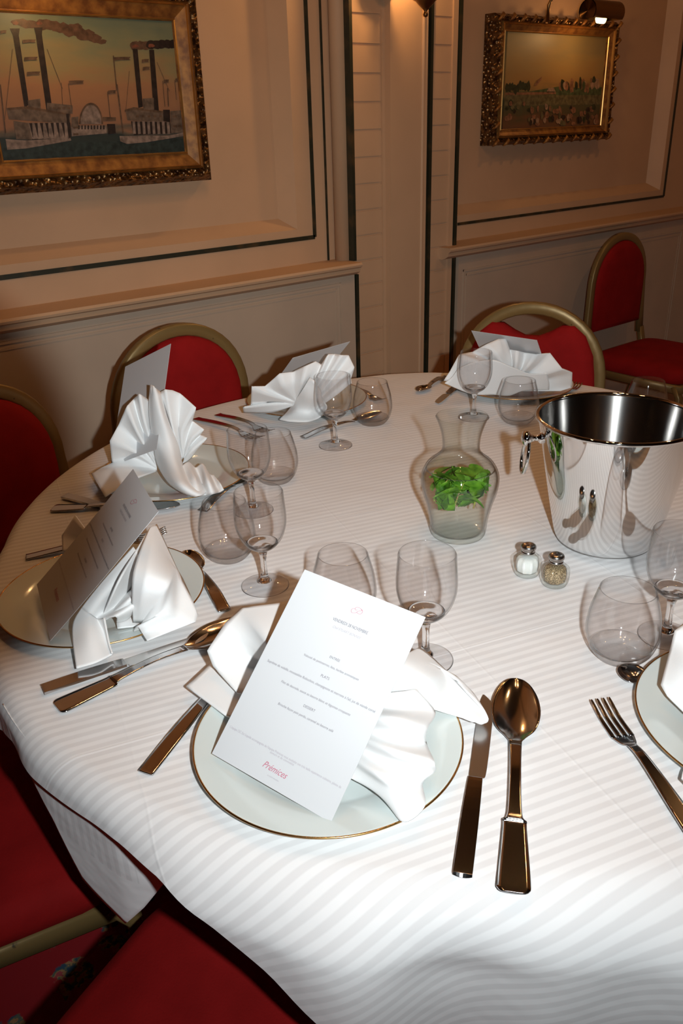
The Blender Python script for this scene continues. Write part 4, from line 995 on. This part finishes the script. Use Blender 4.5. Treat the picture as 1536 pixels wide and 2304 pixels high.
# near napkin
patches('napkin', 'napkin fanned out under the nearest menu card', [
    ([Q((720, 1600, .03), (690, 1480, .09), (662, 1352, .10)), Q((720, 1600, .028), (620, 1470, .085), (545, 1366, .085)), Q((720, 1600, .026), (600, 1480, .06), (507, 1403, .075)), Q((720, 1600, .024), (585, 1485, .045), (466, 1464, .055)),
      Q((715, 1605, .022), (590, 1510, .035), (480, 1500, .035)), Q((712, 1610, .02), (620, 1570, .03), (534, 1560, .028))], 6, False),
    ([Q((700, 1600, .016), (600, 1540, .02), (478, 1490, .02)), Q((700, 1605, .016), (580, 1560, .020), (419, 1545, .018)), Q((700, 1610, .016), (600, 1590, .02), (508, 1611, .020)), Q((700, 1620, .016), (640, 1620, .02), (560, 1625, .020))], 6, False),
    ([Q((760, 1560, .03), (860, 1500, .10), (935, 1462, .06)), Q((765, 1565, .03), (900, 1520, .085), (962, 1471, .05)), Q((770, 1570, .03), (930, 1540, .07), (1008, 1518, .035), (1056, 1551, .022), (1089, 1600, .018)), Q((775, 1575, .03), (930, 1570, .05), (1000, 1580, .028), (1060, 1612, .018), (1086, 1628, .016)), Q((780, 1580, .03), (900, 1580, .045), (955, 1590, .03), (1000, 1604, .02), (1060, 1622, .016))], 6, True),
    ([Q((770, 1570, .04), (880, 1560, .075), (935, 1550, .065)), Q((770, 1590, .03), (890, 1590, .055), (978, 1603, .03)), Q((770, 1600, .03), (880, 1620, .075), (960, 1640, .05)), Q((770, 1620, .025), (880, 1660, .045), (958, 1672, .022)), Q((770, 1640, .025), (880, 1690, .06), (975, 1712, .045)), Q((770, 1660, .022), (870, 1715, .035), (978, 1735, .03)), Q((765, 1680, .02), (860, 1745, .045), (950, 1762, .024)), Q((760, 1700, .018), (870, 1770, .035), (955, 1815, .030)), Q((760, 1720, .016), (860, 1790, .024), (908, 1850, .020)), Q((755, 1735, .014), (830, 1770, .018), (880, 1808, .016))], 5, True)])
# left napkin
patches('napkin', 'napkin slumped beside the shaded card on the left edge plate', [
    ([Q((300, 1400, .02), (300, 1290, .10), (338, 1186, .105)), Q((310, 1400, .02), (330, 1300, .10), (352, 1180, .10)), Q((320, 1400, .02), (375, 1320, .085), (400, 1285, .065), (445, 1384, .020)), Q((315, 1415, .018), (370, 1380, .04), (400, 1390, .028), (439, 1400, .017)), Q((300, 1420, .016), (310, 1410, .03), (320, 1425, .02), (331, 1442, .016))], 6, False),
    ([Q((230, 1390, .02), (270, 1300, .09), (336, 1188, .098)), Q((240, 1385, .02), (300, 1300, .07), (352, 1235, .085)), Q((240, 1390, .02), (300, 1320, .05), (356, 1281, .060)), Q((235, 1395, .02), (290, 1350, .06), (338, 1324, .055)), Q((230, 1400, .02), (270, 1375, .035), (300, 1372, .025))], 7, True),
    ([Q((300, 1230, .10), (230, 1310, .07), (184, 1368, .045)), Q((320, 1260, .09), (240, 1335, .06), (200, 1380, .040)), Q((335, 1300, .06), (260, 1360, .03), (219, 1393, .028)), Q((338, 1324, .05), (300, 1360, .055), (259, 1387, .045)), Q((310, 1350, .04), (290, 1390, .02), (262, 1400, .02))], 7, True),
    ([Q((184, 1368, .045), (166, 1400, .035), (164, 1440, .022), (172, 1504, .014)), Q((200, 1380, .04), (200, 1420, .032), (205, 1455, .024), (215, 1492, .015)), Q((219, 1393, .03), (232, 1420, .022), (240, 1450, .016), (250, 1474, .014)), Q((235, 1390, .04), (240, 1420, .03), (246, 1450, .022), (252, 1470, .018))], 7, True),
    ([Q((262, 1385, .02), (262, 1400, .016), (264, 1414, .014)), Q((300, 1375, .02), (305, 1390, .016), (316, 1408, .014))], 6, False),
    ([Q((250, 1260, .03), (200, 1200, .05), (170, 1160, .055)), Q((240, 1270, .03), (180, 1220, .03), (140, 1206, .02)), Q((230, 1290, .02), (180, 1250, .02), (141, 1240, .016))], 6, False)])
# tallest napkin
q = vplane((353, 1065), .012)
patches('napkin', 'tallest napkin standing like a pleated fan with a rolled front fold', [
    ([q((353, 1060, 0), (300, 1080, .03, 1), (236, 1118, .020, 1)), q((353, 1058, 0), (290, 1062, -.03), (206, 1066, -.03)), q((353, 1056, 0), (290, 1050, -.005), (222, 1055, .0)), q((353, 1054, 0), (300, 1030, .012), (252, 1042, .01)), q((353, 1052, 0), (300, 1015, -.01), (247, 992, -.015)), q((353, 1050, 0), (305, 990, .01), (267, 955, .0)), q((352, 1045, 0), (310, 975, -.018), (286, 913, -.012)),
      q((352, 1040, 0), (318, 960, .012), (300, 898, .014)), q((352, 1035, 0), (325, 950, -.015), (314, 886, -.008)), q((352, 1030, 0), (338, 940, .010), (334, 900, .016)), q((352, 1030, 0), (345, 930, -.02), (341, 866, -.006))], 6, False),
    ([q((409, 1035, .01), (385, 960, .0), (360, 882, .006)), q((409, 1033, .01), (388, 960, -.012), (372, 876, -.010)), q((410, 1032, .01), (395, 960, .0), (388, 878, .002)), q((410, 1031, .01), (402, 960, .014), (405, 885, .012)), q((411, 1030, .01), (410, 970, -.008), (441, 917, -.010)), q((412, 1030, .01), (422, 980, .014), (432, 946, .014)), q((413, 1030, .01), (430, 990, -.006), (459, 966, -.008)), q((414, 1031, .01), (430, 1000, .012), (450, 978, .014)), q((414, 1034, .01), (435, 1010, -.004), (467, 985, -.006)), q((410, 1045, .01), (430, 1030, .01), (440, 1012, .01))], 6, False),
    ([q((338, 866, .004), (336, 930, -.006), (345, 1000, -.012), (354, 1045, -.018), (378, 1085, .030, 1), (410, 1108, .022, 1)), q((345, 868, -.012), (346, 930, -.026), (360, 1000, -.032), (378, 1050, .052, 1), (400, 1092, .042, 1), (430, 1116, .024, 1)), q((352, 876, -.014), (360, 930, -.034), (380, 1000, -.038), (396, 1050, .055, 1), (416, 1090, .044, 1), (448, 1116, .026, 1)),
      q((358, 880, -.006), (369, 935, -.026), (393, 1000, -.026), (405, 1045, .048, 1), (424, 1080, .036, 1), (460, 1110, .024, 1)), q((362, 884, .004), (376, 940, -.006), (401, 1005, -.01), (410, 1045, .036, 1), (428, 1072, .026, 1), (470, 1100, .020, 1))], 6, True),
    ([Q((408, 1050, .040), (418, 1080, .030), (425, 1113, .020)), Q((424, 1040, .040), (436, 1074, .046), (446, 1116, .024)), Q((440, 1052, .030), (452, 1080, .022), (462, 1114, .018)), Q((456, 1044, .042), (466, 1078, .046), (478, 1112, .024)), Q((470, 1066, .026), (482, 1086, .022), (492, 1108, .018)), Q((482, 1070, .026), (494, 1086, .030), (504, 1102, .020))], 6, True)])
# fan napkin left of the middle
q = vplane((666, 935), .012, .10, 70)
patches('napkin', 'open fan napkin left of the middle with a folded front tail', [
    ([q((660, 912, 0), (610, 928, .028, 1), (548, 928, .022, 1)), q((661, 910, 0), (610, 908, -.01), (546, 916, -.02)), q((662, 908, 0), (615, 905, .0), (564, 912, .0)), q((663, 905, 0), (610, 888, -.012), (566, 869, -.008)), q((664, 902, 0), (620, 885, .012), (596, 869, .012)), q((665, 900, 0), (640, 870, -.012), (629, 840, -.008)), q((666, 898, 0), (660, 865, .012), (660, 836, .012)), q((668, 896, 0), (680, 860, -.010), (690, 822, -.008)), q((672, 896, 0), (695, 850, .0), (710, 813, .004)), q((676, 898, 0), (705, 860, .014), (723, 820, .014)),
      q((690, 898, 0), (715, 850, -.004), (738, 797, -.004)), q((695, 900, 0), (725, 850, .012), (752, 796, .012)), q((700, 902, 0), (735, 850, -.006), (768, 799, -.004)), q((704, 904, 0), (745, 855, .010), (784, 799, .010)), q((708, 908, 0), (750, 865, -.006), (797, 826, -.006)), q((712, 914, 0), (750, 880, .008), (789, 852, .008)), q((712, 920, 0), (755, 890, .0), (790, 862, .0))], 5, False),
    ([q((698, 849, -.012), (678, 880, -.02), (652, 918, .030, 1), (629, 944, .020, 1)), q((705, 855, -.022), (690, 890, -.034), (670, 922, .036, 1), (650, 948, .022, 1)), q((712, 865, -.02), (705, 895, -.034), (696, 924, .036, 1), (690, 949, .022, 1)), q((720, 878, -.01), (722, 900, -.024), (722, 918, .030, 1), (712, 943, .020, 1)), q((722, 890, .0), (730, 905, -.01), (735, 915, -.02), (733, 928, -.026))], 6, True)])
# farthest napkin
q = vplane((1150, 885), .012, .06, 55)
patches('napkin', 'napkin heaped on the farthest plate before the gapped chair', [
    ([q((1150, 872, 0), (1070, 870, -.02), (998, 856, -.02)), q((1150, 866, 0), (1070, 845, .0), (1012, 835, .0)), q((1150, 860, 0), (1090, 820, -.02), (1032, 798, -.01)), q((1150, 856, 0), (1100, 810, .012), (1062, 792, .01)), q((1150, 852, 0), (1120, 800, -.02), (1093, 775, -.01)), q((1150, 850, 0), (1130, 795, -.014), (1120, 763, -.004)), q((1150, 850, 0), (1145, 800, .0), (1137, 762, .006)), q((1150, 850, 0), (1152, 815, .014), (1146, 786, .014)), q((1152, 850, 0), (1160, 820, -.012), (1163, 789, -.008)), q((1155, 852, 0), (1175, 825, .012), (1180, 793, .012)), q((1158, 854, 0), (1185, 825, -.010), (1205, 797, -.006)), q((1160, 858, 0), (1200, 830, .010), (1237, 794, .010)), q((1164, 864, 0), (1215, 845, -.010), (1264, 829, -.006)), q((1166, 868, 0), (1220, 855, .006), (1287, 838, .004)), q((1168, 874, 0), (1220, 868, -.008), (1286, 872, -.006)), q((1160, 880, 0), (1200, 880, -.015), (1260, 880, -.02))], 5, False),
    ([q((1030, 830, -.01), (1015, 850, -.02), (1000, 862, -.03)), q((1065, 815, -.02), (1060, 850, -.022), (1060, 886, -.030)), q((1110, 810, -.02), (1110, 850, -.022), (1110, 888, -.032)), q((1150, 825, -.012), (1150, 860, -.022), (1145, 890, -.032)), q((1190, 840, -.01), (1190, 860, -.02), (1180, 878, -.03)), q((1230, 840, -.01), (1235, 860, -.016), (1235, 876, -.02))], 6, True)])
# right edge napkin
patches('napkin', 'napkin corner cut by the right edge of the picture', [
    ([Q((1620, 1500, .03), (1590, 1430, .10), (1540, 1402, .09)), Q((1620, 1510, .03), (1580, 1450, .08), (1518, 1420, .085)), Q((1620, 1520, .03), (1570, 1500, .07), (1507, 1466, .062)), Q((1620, 1530, .03), (1560, 1540, .05), (1487, 1541, .035)), Q((1620, 1540, .025), (1570, 1570, .03), (1500, 1566, .028)), Q((1620, 1560, .02), (1600, 1600, .03), (1540, 1606, .022))], 6, False),
    ([Q((1600, 1620, .02), (1580, 1650, .02), (1560, 1680, .02)), Q((1560, 1700, .018), (1545, 1720, .018), (1532, 1752, .018)), Q((1600, 1760, .018), (1580, 1770, .018), (1560, 1780, .018))], 6, False)])
